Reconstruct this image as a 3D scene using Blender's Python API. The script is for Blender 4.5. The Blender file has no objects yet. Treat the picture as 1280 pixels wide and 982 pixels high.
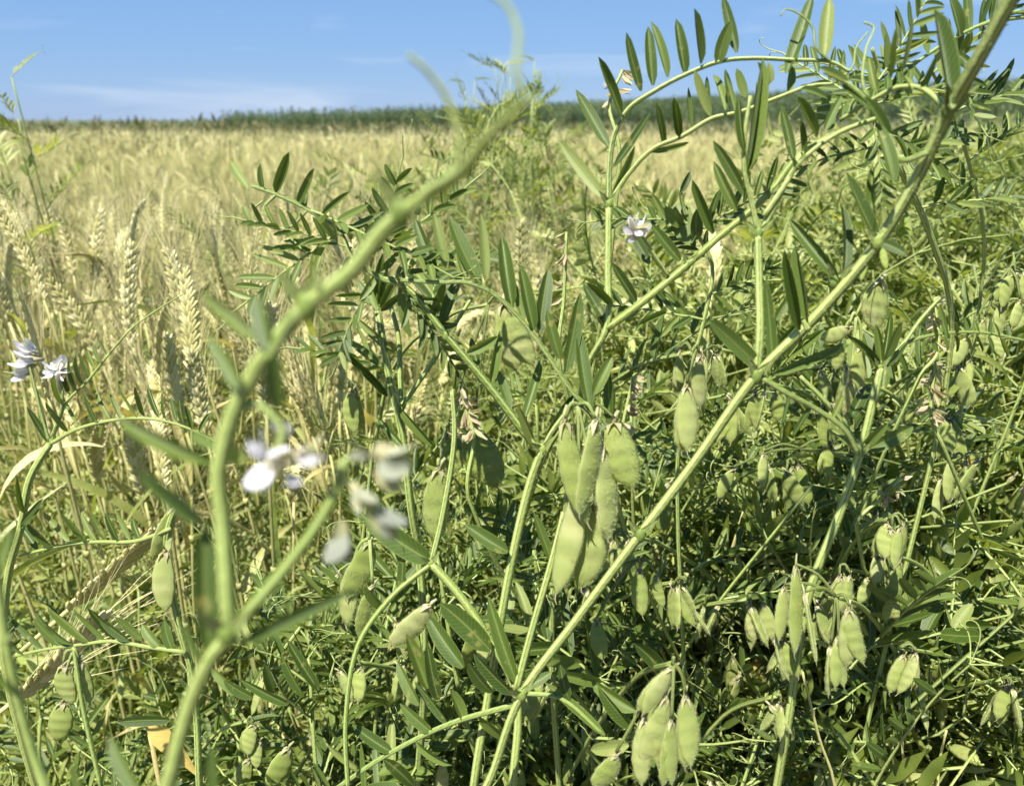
import bpy, math, random
from mathutils import Vector, Matrix, Quaternion
R = math.radians
rng = random.Random(11)
U = rng.uniform
S = bpy.context.scene
COL = S.collection

# ---------------------------------------------------------------- camera
F = 985.0                                   # focal length in photo pixels (photo 1280 x 982)
PITCH = R(19.1)
CAM = Vector((0, 0, 0.93))
FWD = Vector((0, math.cos(PITCH), -math.sin(PITCH)))
UPV = Vector((0, math.sin(PITCH), math.cos(PITCH)))
cd = bpy.data.cameras.new('camera')
cam = bpy.data.objects.new('camera', cd); COL.objects.link(cam)
cam.location = CAM; cam.rotation_euler = (math.pi/2 - PITCH, 0, 0)
cd.sensor_width = 36; cd.lens = F/1280*36
cd.clip_start = 0.005; cd.clip_end = 6000
cd.dof.use_dof = True; cd.dof.focus_distance = 0.38; cd.dof.aperture_fstop = 14.0
S.camera = cam
def P(px, py, d):
    return CAM + d*(Vector(((px-640)/F, 0, 0)) - (py-491)/F*UPV + FWD)

# ---------------------------------------------------------------- sky, sun, exposure
SUN_EL, SUN_AZ = R(62), R(-150)             # azimuth from +Y, clockwise: high, from the left and a little behind
w = bpy.data.worlds.new('World'); S.world = w; w.use_nodes = True
nt = w.node_tree; bg = nt.nodes['Background']
sky = nt.nodes.new('ShaderNodeTexSky'); sky.sky_type = 'NISHITA'; sky.sun_disc = False
sky.sun_elevation = SUN_EL; sky.sun_rotation = SUN_AZ; sky.altitude = 200
sky.air_density = 1.0; sky.dust_density = 0.1; sky.ozone_density = 2.2
sm = nt.nodes.new('ShaderNodeMix'); sm.data_type = 'RGBA'; sm.inputs[0].default_value = .7      # clear deep blue air
nt.links.new(sky.outputs[0], sm.inputs[6]); sm.inputs[7].default_value = (1.85, 3.9, 7.8, 1)
wt = nt.nodes.new('ShaderNodeTexCoord'); wm = nt.nodes.new('ShaderNodeMapping'); wm.inputs['Scale'].default_value = (1.6, 1.6, 14)
wn = nt.nodes.new('ShaderNodeTexNoise'); wn.inputs['Scale'].default_value = 1.7; wn.inputs['Detail'].default_value = 7; wn.inputs['Distortion'].default_value = .6
nt.links.new(wt.outputs['Generated'], wm.inputs[0]); nt.links.new(wm.outputs[0], wn.inputs[0])
wr = nt.nodes.new('ShaderNodeValToRGB'); wr.color_ramp.elements[0].position = .55; wr.color_ramp.elements[0].color = (0, 0, 0, 1)
wr.color_ramp.elements[1].position = .78; wr.color_ramp.elements[1].color = (.4, .4, .4, 1); nt.links.new(wn.outputs[0], wr.inputs[0])
cm = nt.nodes.new('ShaderNodeMix'); cm.data_type = 'RGBA'; nt.links.new(wr.outputs[0], cm.inputs[0])       # thin high cloud streaks
nt.links.new(sm.outputs[2], cm.inputs[6]); cm.inputs[7].default_value = (8.2, 8.8, 9.6, 1)
nt.links.new(cm.outputs[2], bg.inputs[0]); bg.inputs[1].default_value = 0.05
sl = bpy.data.lights.new('sun', 'SUN'); sl.energy = 5.0; sl.angle = R(0.53); sl.color = (1.0, 0.95, 0.86)
so = bpy.data.objects.new('sun', sl); COL.objects.link(so)
sd = Vector((math.sin(SUN_AZ)*math.cos(SUN_EL), math.cos(SUN_AZ)*math.cos(SUN_EL), math.sin(SUN_EL)))
so.rotation_euler = sd.to_track_quat('Z', 'Y').to_euler()
so.location = (0, 0, 20)
S.view_settings.view_transform = 'Standard'; S.view_settings.look = 'None'
S.view_settings.exposure = 1.18; S.view_settings.gamma = 1.0
S.render.engine = 'CYCLES'
S.cycles.max_bounces = 7; S.cycles.diffuse_bounces = 4; S.cycles.glossy_bounces = 2
S.cycles.transmission_bounces = 4; S.cycles.transparent_max_bounces = 4
S.cycles.caustics_reflective = False; S.cycles.caustics_refractive = False

# ---------------------------------------------------------------- materials
def nmat(name):
    m = bpy.data.materials.new(name); m.use_nodes = True
    n = m.node_tree.nodes; n.clear()
    return m, n, m.node_tree.links
def ramp(n, l, fac, stops):
    r = n.new('ShaderNodeValToRGB')
    e = r.color_ramp.elements
    while len(e) < len(stops): e.new(0.5)
    for q, (p, c) in zip(e, stops): q.position = p; q.color = (*c, 1)
    l.new(fac, r.inputs[0]); return r.outputs[0]
def mth(n, l, op, a, b=None, c=None):
    x = n.new('ShaderNodeMath'); x.operation = op
    for i, v in enumerate((a, b, c)):
        if v is None: continue
        if isinstance(v, (int, float)): x.inputs[i].default_value = v
        else: l.new(v, x.inputs[i])
    return x.outputs[0]
def mix(n, l, f, a, b, mode='MIX'):
    x = n.new('ShaderNodeMix'); x.data_type = 'RGBA'; x.blend_type = mode
    for i, v in ((0, f), (6, a), (7, b)):
        if isinstance(v, (int, float)): x.inputs[i].default_value = v
        elif isinstance(v, tuple): x.inputs[i].default_value = (*v, 1)
        else: l.new(v, x.inputs[i])
    return x.outputs[2]
def plant_mat(name, stops, vein=None, trans=0.3, rough=0.5, spec=0.4, nscale=60, stripe=0, pos_noise=0.0, tcol=1.6, sheen=0.0, bump=0.15, blotch=0, seeds=0):
    """leaf-like surface: colour by individual, mottled, optional midrib (u in UV) and lengthwise stripes"""
    m, n, l = nmat(name)
    oi = n.new('ShaderNodeObjectInfo'); tc = n.new('ShaderNodeTexCoord')
    ns = n.new('ShaderNodeTexNoise'); ns.inputs['Scale'].default_value = nscale; ns.inputs['Detail'].default_value = 3
    l.new(tc.outputs['Object'], ns.inputs[0])
    f = mth(n, l, 'MULTIPLY_ADD', ns.outputs[0], 0.5, mth(n, l, 'MULTIPLY_ADD', oi.outputs['Random'], 0.8, -0.15))
    geo = n.new('ShaderNodeNewGeometry')
    if pos_noise:
        pn = n.new('ShaderNodeTexNoise'); pn.inputs['Scale'].default_value = pos_noise; pn.inputs['Detail'].default_value = 2
        l.new(geo.outputs['Position'], pn.inputs[0])
        f = mth(n, l, 'ADD', f, mth(n, l, 'MULTIPLY_ADD', pn.outputs[0], 1.2, -0.6))
    col = ramp(n, l, f, stops)
    sep = n.new('ShaderNodeSeparateXYZ'); l.new(tc.outputs['UV'], sep.inputs[0])
    if vein:
        d = mth(n, l, 'ABSOLUTE', mth(n, l, 'SUBTRACT', sep.outputs[0], 0.5))
        k = mth(n, l, 'LESS_THAN', d, 0.05)
        # side veins
        vv = mth(n, l, 'FRACT', mth(n, l, 'MULTIPLY', mth(n, l, 'SUBTRACT', sep.outputs[1], mth(n, l, 'MULTIPLY', d, 0.35)), 13))
        k2 = mth(n, l, 'MULTIPLY', mth(n, l, 'LESS_THAN', vv, 0.16), 0.35)
        e = mth(n, l, 'MULTIPLY', mth(n, l, 'GREATER_THAN', d, 0.455), 0.5)
        col = mix(n, l, mth(n, l, 'MAXIMUM', mth(n, l, 'MULTIPLY', k, 0.8), mth(n, l, 'MAXIMUM', k2, e)), col, vein)
    if stripe:
        sv = mth(n, l, 'SINE', mth(n, l, 'MULTIPLY', sep.outputs[0], stripe*2*math.pi))
        sv = mth(n, l, 'MULTIPLY_ADD', sv, 0.5, 0.5)
        col = mix(n, l, mth(n, l, 'MULTIPLY', sv, 0.6), col, vein or stops[-1][1])
    if seeds:      # seeds swell and show through, the seam along both edges is paler
        sv = mth(n, l, 'SINE', mth(n, l, 'MULTIPLY', sep.outputs[1], 4.2*2*math.pi))
        col = mix(n, l, mth(n, l, 'MULTIPLY_ADD', sv, .09, .12), col, (.17, .25, .035))
        ed = mth(n, l, 'ABSOLUTE', mth(n, l, 'SINE', mth(n, l, 'MULTIPLY', sep.outputs[0], 2*math.pi)))
        col = mix(n, l, mth(n, l, 'MULTIPLY', mth(n, l, 'LESS_THAN', ed, .22), .6), col, (.55, .58, .26))
    if blotch:
        q = n.new('ShaderNodeTexNoise'); q.inputs['Scale'].default_value = 170; q.inputs['Detail'].default_value = 3; l.new(geo.outputs['Position'], q.inputs[0])
        col = mix(n, l, ramp(n, l, q.outputs[0], [(.64, (0, 0, 0)), (.74, (.7, .7, .7))]), col, (.34, .30, .09))
    b = n.new('ShaderNodeBsdfPrincipled'); l.new(col, b.inputs['Base Color'])
    b.inputs['Roughness'].default_value = rough; b.inputs['Specular IOR Level'].default_value = spec
    if sheen: b.inputs['Sheen Weight'].default_value = sheen; b.inputs['Sheen Roughness'].default_value = 0.4
    if bump:
        bn = n.new('ShaderNodeTexNoise'); bn.inputs['Scale'].default_value = nscale*8; bn.inputs['Detail'].default_value = 2
        l.new(tc.outputs['Object'], bn.inputs[0])
        bp = n.new('ShaderNodeBump'); bp.inputs['Strength'].default_value = bump; bp.inputs['Distance'].default_value = 0.002
        l.new(bn.outputs[0], bp.inputs['Height']); l.new(bp.outputs[0], b.inputs['Normal'])
    out = n.new('ShaderNodeOutputMaterial')
    if trans:
        t = n.new('ShaderNodeBsdfTranslucent')
        tcn = mix(n, l, 1.0, col, (tcol*1.05, tcol, tcol*0.45), 'MULTIPLY'); l.new(tcn, t.inputs[0])
        mx = n.new('ShaderNodeMixShader'); mx.inputs[0].default_value = trans
        l.new(b.outputs[0], mx.inputs[1]); l.new(t.outputs[0], mx.inputs[2]); l.new(mx.outputs[0], out.inputs[0])
    else: l.new(b.outputs[0], out.inputs[0])
    return m
M = {}
M['leaf'] = plant_mat('vetch_leaf', [(0, (.030, .060, .009)), (.4, (.062, .108, .016)), (.75, (.12, .175, .032)), (1, (.33, .37, .12))], vein=(.18, .22, .06), trans=.30, rough=.46, spec=.42, blotch=1)
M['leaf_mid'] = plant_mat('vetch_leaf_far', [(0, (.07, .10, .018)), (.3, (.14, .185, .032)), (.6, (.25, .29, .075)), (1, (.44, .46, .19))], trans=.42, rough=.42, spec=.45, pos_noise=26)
M['stem'] = plant_mat('vetch_stem', [(0, (.07, .12, .015)), (.5, (.11, .17, .024)), (1, (.18, .24, .045))], vein=(.40, .46, .16), stripe=5, trans=0, rough=.45, spec=.3)
M['stem2'] = plant_mat('branch_stem', [(0, (.075, .125, .016)), (.5, (.12, .18, .026)), (1, (.22, .28, .06))], vein=(.40, .45, .18), stripe=3, trans=0, rough=.5, spec=.25)
M['pod'] = plant_mat('vetch_pod', [(0, (.30, .38, .08)), (.45, (.42, .49, .14)), (.85, (.50, .56, .20)), (1, (.58, .60, .27))], trans=.34, rough=.5, spec=.3, nscale=260, bump=.5, tcol=1.25, pos_noise=60, blotch=1, seeds=1)
M['calyx'] = plant_mat('calyx', [(0, (.25, .27, .12)), (1, (.5, .44, .27))], trans=.2)
M['hair'] = plant_mat('plant_hair', [(0, (.42, .50, .22)), (1, (.55, .60, .32))], trans=.5, bump=0, tcol=1.2)
M['petal'] = plant_mat('petal', [(0, (.72, .72, .80)), (1, (.84, .83, .86))], vein=(.5, .46, .70), trans=.35, rough=.6, nscale=90, tcol=1.0)
M['ear'] = plant_mat('wheat_ear', [(0, (.38, .37, .13)), (.5, (.58, .54, .24)), (1, (.78, .73, .40))], trans=.15, rough=.55, nscale=90, tcol=1.1)
M['straw'] = plant_mat('wheat_straw', [(0, (.20, .25, .06)), (.5, (.40, .39, .13)), (1, (.62, .56, .27))], trans=.12, rough=.5, nscale=40, stripe=3)
M['awn'] = plant_mat('awn', [(0, (.38, .36, .15)), (1, (.66, .60, .34))], trans=.2, bump=0)
M['dry'] = plant_mat('dry_leaf', [(0, (.30, .29, .11)), (.6, (.48, .42, .18)), (1, (.60, .50, .25))], trans=.3, rough=.6)
M['yellow'] = plant_mat('yellow_leaf', [(0, (.50, .38, .10)), (1, (.68, .56, .20))], trans=.3, rough=.6)
M['crop'] = plant_mat('crop_leaf', [(0, (.035, .065, .03)), (.6, (.08, .115, .05)), (1, (.20, .24, .13))], trans=.2, bump=0, nscale=4)
M['weed'] = plant_mat('weed_leaf', [(0, (.08, .10, .035)), (.5, (.17, .18, .07)), (1, (.34, .29, .15))], trans=.2, bump=0, nscale=10)
M['brown'] = plant_mat('withered_petal', [(0, (.36, .28, .16)), (1, (.62, .54, .38))], trans=.3)

# ---------------------------------------------------------------- mesh building
class MB:
    def __init__(s): s.v = []; s.f = []; s.m = []; s.uv = []; s.extra = []
    def add(s, verts, faces, mi=0, uvs=None):
        o = len(s.v); s.v += [tuple(p) for p in verts]
        for f in faces: s.f.append(tuple(i+o for i in f)); s.m.append(mi)
        s.uv += list(uvs) if uvs else [(0.3, 0.3)]*len(verts)
    def merge(s, other, mat=None, mi=None):
        vs = other.v if mat is None else [tuple(mat @ Vector(p)) for p in other.v]
        o = len(s.v); s.v += vs; s.uv += other.uv
        for f, m_ in zip(other.f, other.m): s.f.append(tuple(i+o for i in f)); s.m.append(m_ if mi is None else mi)
    def mesh(s, name, mats, smooth=True):
        me = bpy.data.meshes.new(name); me.from_pydata(s.v, [], s.f)
        for m_ in mats: me.materials.append(M[m_] if isinstance(m_, str) else m_)
        if len(mats) > 1: me.polygons.foreach_set('material_index', s.m)
        if smooth: me.polygons.foreach_set('use_smooth', [True]*len(s.f))
        uvl = me.uv_layers.new(name='UVMap')
        flat = []
        for f in s.f:
            for i in f: flat += s.uv[i]
        uvl.data.foreach_set('uv', flat)
        me.update(); return me
def catmull(pts, sub):
    """pts: list of Vectors (any size) -> smoothed list"""
    if len(pts) < 3: 
        return [pts[0].lerp(pts[-1], i/sub) for i in range(sub+1)]
    out = []
    e = [pts[0]*2-pts[1]] + list(pts) + [pts[-1]*2-pts[-2]]
    for i in range(1, len(e)-2):
        p0, p1, p2, p3 = e[i-1:i+3]
        a, b, c_ = [max((y-x).length, 1e-6)**.5 for x, y in ((p0, p1), (p1, p2), (p2, p3))]      # centripetal: no overshoot
        m1 = (p2-p1)+b*((p1-p0)/a-(p2-p0)/(a+b)); m2 = (p2-p1)+b*((p3-p2)/c_-(p3-p1)/(b+c_))
        for k in range(sub):
            t = k/sub; t2 = t*t; t3 = t2*t
            out.append((2*t3-3*t2+1)*p1+(t3-2*t2+t)*m1+(3*t2-2*t3)*p2+(t3-t2)*m2)
    out.append(pts[-1]); return out
def frames(pts):
    T = [(pts[min(i+1, len(pts)-1)]-pts[max(i-1, 0)]).normalized() for i in range(len(pts))]
    n = T[0].orthogonal().normalized(); N = []
    for t in T:
        n = (n - t*n.dot(t))
        n = n.normalized() if n.length > 1e-6 else t.orthogonal().normalized()
        N.append(n.copy())
    return T, N
def tube(mb, pts, r, sides=6, mi=0, ridge=0.0, cap=True):
    """sweep; r = number, or list of radii at equal fractions"""
    T, N = frames(pts); n = len(pts); vs = []; uvs = []; fs = []
    rl = r if isinstance(r, (list, tuple)) else [r, r]
    L = 0
    for i, p in enumerate(pts):
        if i: L += (p-pts[i-1]).length
        q = i/(n-1)*(len(rl)-1); k = min(int(q), len(rl)-2); rr = rl[k]+(rl[k+1]-rl[k])*(q-k)
        B = T[i].cross(N[i])
        for j in range(sides):
            a = 2*math.pi*j/sides
            q2 = rr*(1+(ridge if j % 2 else -ridge))
            vs.append(p+(N[i]*math.cos(a)+B*math.sin(a))*q2); uvs.append((j/sides, L*20))
    for i in range(n-1):
        for j in range(sides):
            a = i*sides+j; b = i*sides+(j+1) % sides
            fs.append((a, b, b+sides, a+sides))
    if cap:
        fs.append(tuple(range(sides))[::-1]); fs.append(tuple((n-1)*sides+j for j in range(sides)))
    mb.add(vs, fs, mi, uvs)
def blade(mb, pts, widths, normal, mi=0, fold=0.25, cols=2, twist=0.0):
    """a leaf: strip along pts with half-widths, V-folded; cols = half columns"""
    n = len(pts); vs = []; uvs = []; fs = []; W = 2*cols+1
    for i, p in enumerate(pts):
        t = (pts[min(i+1, n-1)]-pts[max(i-1, 0)]).normalized()
        nn = (normal - t*normal.dot(t)).normalized()
        if twist: nn = Quaternion(t, twist*i/(n-1)) @ nn
        s = t.cross(nn)
        for j in range(W):
            u = j/cols-1
            vs.append(p+s*(u*widths[i])+nn*(fold*widths[i]*(abs(u)**1.3))); uvs.append((j/(W-1), i/(n-1)))
    for i in range(n-1):
        for j in range(W-1):
            a = i*W+j; fs.append((a, a+1, a+1+W, a+W))
    mb.add(vs, fs, mi, uvs)
def axes(loc, y, z, sx=1, sy=1, sz=1):
    y = y.normalized(); z = z - y*z.dot(y)
    z = z.normalized() if z.length > 1e-5 else y.orthogonal().normalized()
    x = y.cross(z)
    m = Matrix.Identity(4)
    for i in range(3): m[i][0] = x[i]*sx; m[i][1] = y[i]*sy; m[i][2] = z[i]*sz; m[i][3] = loc[i]
    return m
def rv(s=1.0): return Vector((U(-s, s), U(-s, s), U(-s, s)))

# ---------------------------------------------------------------- landmarks used to tell look-alikes apart in words
MARKS = [("the small white flower by the upright stalk", 797, 285), ("the hanging bunch of big pods", 740, 620), ("the blurred white flowers", 340, 570), ("the pale flower heads at left", 50, 455),
 ("the upper fork of the diagonal stem", 945, 470), ("the fork of the leaning leaves", 678, 562), ("the fan of narrow leaflets", 1098, 440), ("the two shiny pods at left", 198, 690),
 ("the plump pods at the bottom", 830, 910), ("the bright pale pod", 1062, 790), ("the pods at the right edge", 1255, 390), ("the small round-ended pods", 1110, 715),
 ("the tip of the blurred stem", 640, 140), ("the lower fork of the diagonal stem", 650, 868), ("the slanting thick wheat ear", 130, 725), ("the tendril curls over the wheat", 330, 265),
 ("the drooping pale wheat ear", 905, 350), ("the hairy grey green pods", 860, 510), ("the curved pod low in the centre", 515, 780), ("the single pod left of centre", 540, 630),
 ("the comb-like leaf at the left edge", 100, 660), ("the arching leaf at the right edge", 1220, 415), ("the yellowed leaf at bottom left", 185, 905), ("the two bending wheat ears", 190, 310), ("the bend of the blurred stem", 384, 382), ("the dark tuft of young leaves", 470, 370)]
USED = set()
def where(head, p, verb=''):
    v = p-CAM; d = v.dot(FWD); px = 640+F*v.x/d; py = 491-F*v.dot(UPV)/d
    for nm, mx, my in sorted(MARKS, key=lambda m_: abs(m_[1]-px)+abs(m_[2]-py)):
        dx, dy = px-mx, py-my; q = []
        hor = 'right of' if dx > 0 else 'left of'; ver = 'below' if dy > 0 else 'above'
        if abs(dx) > 1.8*abs(dy): q = ['just '+hor if abs(dx) < 60 else hor if abs(dx) < 220 else 'far '+hor]
        elif abs(dy) > 1.8*abs(dx): q = ['just '+ver if abs(dy) < 50 else ver if abs(dy) < 180 else 'far '+ver]
        else: q = [ver+' and '+hor if abs(dx) < 250 else 'far '+ver+' and '+hor]
        s = head+' '+q[0]+' '+nm
        if len(s.split()) <= 16 and s not in USED: USED.add(s); return s
    for nm, mx, my in sorted(MARKS, key=lambda m_: abs(m_[1]-px)+abs(m_[2]-py)):
        for q in ('close behind', 'farther behind', 'a little off') if d > .36 else ('beside', 'close to'):
            s = head+' '+q+' '+nm
            if abs(px-mx)+abs(py-my) < 600 and len(s.split()) <= 16 and s not in USED: USED.add(s); return s
    return head+' in the crowd of the field'

# ---------------------------------------------------------------- object helpers
def obj(name, me, parent=None, mat=None, kind=None):
    o = bpy.data.objects.new(name, me); COL.objects.link(o)
    if parent is not None: o.parent = parent
    if mat is not None: o.matrix_basis = mat
    if kind: o['kind'] = kind
    return o
def thing(name, label, cat, loc, group=None):
    o = bpy.data.objects.new(name, None); COL.objects.link(o)
    o.location = loc; o.empty_display_size = 0.02; o['label'] = label; o['category'] = cat
    if group: o['group'] = group
    return o
TR = Matrix.Translation

# ---------------------------------------------------------------- leaflet prototypes
def leaflet_mb(fold, curve, side, cols=2, rows=7, wmax=0.5, blunt=0.5):
    mb = MB(); pts = []; ws = []
    for i in range(rows+1):
        v = i/rows
        pts.append(Vector((side*math.sin(v*math.pi)*0.06, v, curve*v*v)))
        q = 0.04+0.93*v
        ww = math.sin(math.pi*q**0.85)**blunt if 0 < q < 1 else 0
        ws.append(max(ww*wmax*(0.55 if i == 0 else 1), 0.02))
    ws[-1] = 0.04; ws[0] = 0.12
    # local x is scaled to the width, so the width here is 1 unit = full width
    n = len(pts); W = 2*cols+1; vs = []; uvs = []; fs = []
    for i, p in enumerate(pts):
        for j in range(W):
            u = j/cols-1
            vs.append((u*ws[i]+p.x, p.y, p.z+fold*abs(u)*ws[i])); uvs.append((j/(W-1), i/(n-1)))
    for i in range(n-1):
        for j in range(W-1):
            a = i*W+j; fs.append((a, a+1, a+1+W, a+W))
    mb.add(vs, fs, 0, uvs); return mb
LEAFLET = [leaflet_mb(f, c, s) for f, c, s in ((.10, .04, 1), (.16, -.07, -1), (.06, .10, .5), (.2, -.12, 0), (.12, .0, -1.5), (.30, .14, 1.2), (.25, -.16, -1))]
LEAFLET_ME = [m_.mesh('leaflet', ['leaf']) for m_ in LEAFLET]
LEAFLET_LO = [leaflet_mb(f, c, s, 1, 3) for f, c, s in ((.12, .06, 1), (.16, -.1, -1))]

def leaflet_obj(parent, base, tip, width, nrm, me=None):
    v = tip-base; L = v.length
    return obj('leaflet', me or rng.choice(LEAFLET_ME), parent, axes(base, v, nrm, width, L, L))

# ---------------------------------------------------------------- pinnate leaf prototypes
def tendril_pts(p, d, up, L, curl):
    pts = [p]; q = p.copy(); d = d.copy(); ax = d.cross(up).normalized() if curl > 0 else -d.cross(up).normalized()
    n = 16
    for i in range(n):
        t = i/n
        d = Quaternion(ax, abs(curl)*(t**2.2)*0.9) @ d
        q = q+d*(L/n)*(1.15-t*0.75)+ax*0.0003*t
        pts.append(q.copy())
    return pts
def leaf_proto(npair, step, ll, lw, bend, tip_up, tend=True):
    """returns rachis MB and leaflet matrices, in local axes: along +Y, up +Z"""
    n = npair+2; pts = []; p = Vector((0, 0, 0)); a = 0
    for i in range(n+1):
        pts.append(p.copy()); a = bend*(i/n)**1.2
        p = p+Vector((U(-.08, .08)*step, math.cos(a)*step, math.sin(a)*step))
    mb = MB(); sp = catmull(pts, 2); tube(mb, sp, [.0009, .0005], 4, 0, cap=False)
    T, N = frames(pts); lf = []
    for i in range(1, npair+1):
        k = 1-0.35*(i/npair)**2
        for sgn in (-1, 1):
            up = Vector((0, -T[i].z, T[i].y))
            ang = U(.75, 1.15)
            d = T[i]*math.cos(ang)+Vector((sgn, 0, 0))*math.sin(ang)*U(.5, .95)+up*U(.2, .9)*tip_up
            L = ll*k*U(.85, 1.12)
            nr = up*1.0-d*0.3+rv(.35)
            b = pts[i]+T[i]*step*(0.0 if sgn < 0 else U(.2, .5))
            lf.append((b, d.normalized()*L, lw*U(.85, 1.15), nr))
    if tend:
        e = pts[-1]; dd = (pts[-1]-pts[-2]).normalized(); up = Vector((0, -dd.z, dd.y))
        for q in range(rng.choice((1, 2, 3))):
            dv = (dd+rv(.5)).normalized()
            tube(mb, tendril_pts(e, dv, up, U(.015, .035), U(.5, 1.4)*rng.choice((1, -1))), [.0004, .00022], 3, 0, cap=False)
    return mb, lf
LEAVES = []
for i in range(10):
    mb, lf = leaf_proto(rng.choice((5, 6, 7, 8)), U(.007, .0095), U(.017, .024), U(.0033, .0045), U(-1.2, .9), U(.2, 1.0))
    me = mb.mesh('leaf_rachis', ['stem2'])
    lo = MB(); lo.merge(mb)
    for b, v, w_, nr in lf: lo.merge(rng.choice(LEAFLET_LO), axes(b, v, nr, w_, v.length, v.length), mi=1)
    LEAVES.append((me, lf, lo.mesh('leaf', ['stem2', 'leaf_mid']), lo))
BIG = []
for i in range(6):
    mb, lf = leaf_proto(rng.choice((3, 4, 5)), U(.011, .014), U(.024, .032), U(.0048, .0062), U(-.9, .8), U(.3, 1.0))
    me = mb.mesh('leaf_rachis', ['stem2'])
    lo = MB(); lo.merge(mb)
    for b, v, w_, nr in lf: lo.merge(rng.choice(LEAFLET_LO), axes(b, v, nr, w_, v.length, v.length), mi=1)
    BIG.append((me, lf, lo.mesh('leaf', ['stem2', 'leaf_mid']), lo))
def put_leaf(parent, loc, d, up, s, fine=True, pool=LEAVES):
    me, lf, lome, _ = rng.choice(pool)
    m = axes(loc, d, up, s, s, s)
    if not fine: return obj('leaf', lome, parent, m)
    o = obj('leaf', me, parent, m)
    for b, v, w_, nr in lf:
        obj('leaflet', rng.choice(LEAFLET_ME), o, axes(b, v, nr, w_, v.length, v.length))
    return o

# ---------------------------------------------------------------- pods
def pod_mb(seeds, bend, lo=False, thick=0.27, width=1.0):
    """unit length along -Z hanging from the origin; x half width .14"""
    mb = MB(); rows = 9 if lo else 20; sides = 8 if lo else 12; vs = []; uvs = []; fs = []
    for i in range(rows+1):
        v = i/rows
        env = (math.sin(math.pi*min(1, 0.02+v*0.96))**0.55)
        if v > .86: env *= 1-((v-.86)/.14)**1.6*0.9
        if v < .10: env *= 0.25+0.75*v/.10
        bulge = 0.5+0.5*math.cos((v*seeds-0.5)*2*math.pi) if .08 < v < .92 else 0
        w_ = 0.135*env*(1+0.05*bulge)*width; t_ = 0.135*env*thick*(0.88+0.42*bulge)*width+0.004
        cx = bend*(v*v)
        for j in range(sides):
            a = 2*math.pi*j/sides; c, s_ = math.cos(a), math.sin(a)
            sx = abs(c)**0.85*(1 if c > 0 else -1)*(1.07 if abs(c) > .99 else .97)
            vs.append((sx*w_+cx, s_*t_, -v)); uvs.append((j/sides, v))
    n = sides
    for i in range(rows):
        for j in range(sides):
            a = i*n+j; b = i*n+(j+1) % n; fs.append((b, a, a+n, b+n))
    fs.append(tuple(range(n))); fs.append(tuple(rows*n+j for j in range(n))[::-1])
    mb.add(vs, fs, 0, uvs)
    # beak and calyx
    tube(mb, [Vector((bend, 0, -.99)), Vector((bend*1.1+.01, 0, -1.05)), Vector((bend*1.1+.04, 0, -1.09))], [.012, .004], 4, 1, cap=False)
    for j in range(5):
        a = 2*math.pi*j/5
        d = Vector((math.cos(a)*.075, math.sin(a)*.05, 0))
        blade(mb, [Vector((0, 0, .03)), d*0.9+Vector((0, 0, -.04)), d*1.25+Vector((0, 0, -.15))], [.035, .03, .003], d, 1, .2, 1)
    tube(mb, [Vector((0, 0, -.01)), Vector((.01, 0, .10)), Vector((.05, .02, .17))], [.03, .018], 5, 1)
    return mb
PODS = [pod_mb(s, b, width=w_) for s, b, w_ in ((4, .08, 1.0), (3, -.12, 1.15), (5, .14, .92), (4, -.04, 1.1))]
POD_ME = [m_.mesh('pod', ['pod', 'calyx']) for m_ in PODS]
POD_LO = [pod_mb(4, .1, True), pod_mb(3, -.1, True, width=1.15)]
POD_LO_ME = [m_.mesh('pod', ['pod', 'calyx']) for m_ in POD_LO]
def fuzz_of(src, n, L):
    """fine hairs standing on a mesh builder's quads"""
    mb = MB()
    quads = [f for f, m_ in zip(src.f, src.m) if len(f) == 4 and m_ == 0]
    for k in range(n):
        f = rng.choice(quads); a, b, c, d = [Vector(src.v[i]) for i in f]
        s, t = rng.random(), rng.random()
        p = a.lerp(b, s).lerp(d.lerp(c, s), t); nr = (b-a).cross(d-a)
        if nr.length < 1e-9: continue
        nr = nr.normalized(); tip = p+(nr+rv(.55)).normalized()*L*U(.6, 1.2); sd_ = nr.orthogonal().normalized()*L*0.035
        mb.add([p-sd_, p+sd_, tip], [(0, 1, 2)])
    return mb
POD_FUZZ = [fuzz_of(m_, 2200, .034).mesh('pod_fuzz', ['hair'], False) for m_ in PODS]

# ---------------------------------------------------------------- flowers
def sheet(fn, nu=5, nv=5):
    mb = MB(); vs = []; uvs = []; fs = []
    for i in range(nv+1):
        for j in range(nu+1):
            u, v = j/nu*2-1, i/nv; vs.append(fn(u, v)); uvs.append((j/nu, v))
    for i in range(nv):
        for j in range(nu):
            a = i*(nu+1)+j; fs.append((a, a+1, a+nu+2, a+nu+1))
    mb.add(vs, fs, 0, uvs); return mb
def wv(v, p=.6): return math.sin(math.pi*min(1, .06+v*.88))**p
BANNER = sheet(lambda u, v: (u*.30*wv(v, .5), .25+v*.75, .10+.34*v*v+.10*abs(u)-.05*u*u)).mesh('petal', ['petal'])
WING = sheet(lambda u, v: (.10+.06*math.sin(v*3), .22+v*.70, -.05+u*.16*wv(v, .6))).mesh('petal', ['petal'])
KEEL = sheet(lambda u, v: (u*.09*wv(v, .7), .2+v*.55, -.16+.16*abs(u)+.1*v*v)).mesh('petal', ['petal'])
M['faded'] = plant_mat('faded_petal', [(0, (.16, .18, .17)), (.6, (.34, .36, .26)), (1, (.55, .56, .38))], trans=.3, rough=.6)
FADED = {}
for m_ in (BANNER, WING, KEEL):
    q_ = m_.copy(); q_.materials.clear(); q_.materials.append(M['faded']); FADED[m_.name] = q_
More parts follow.
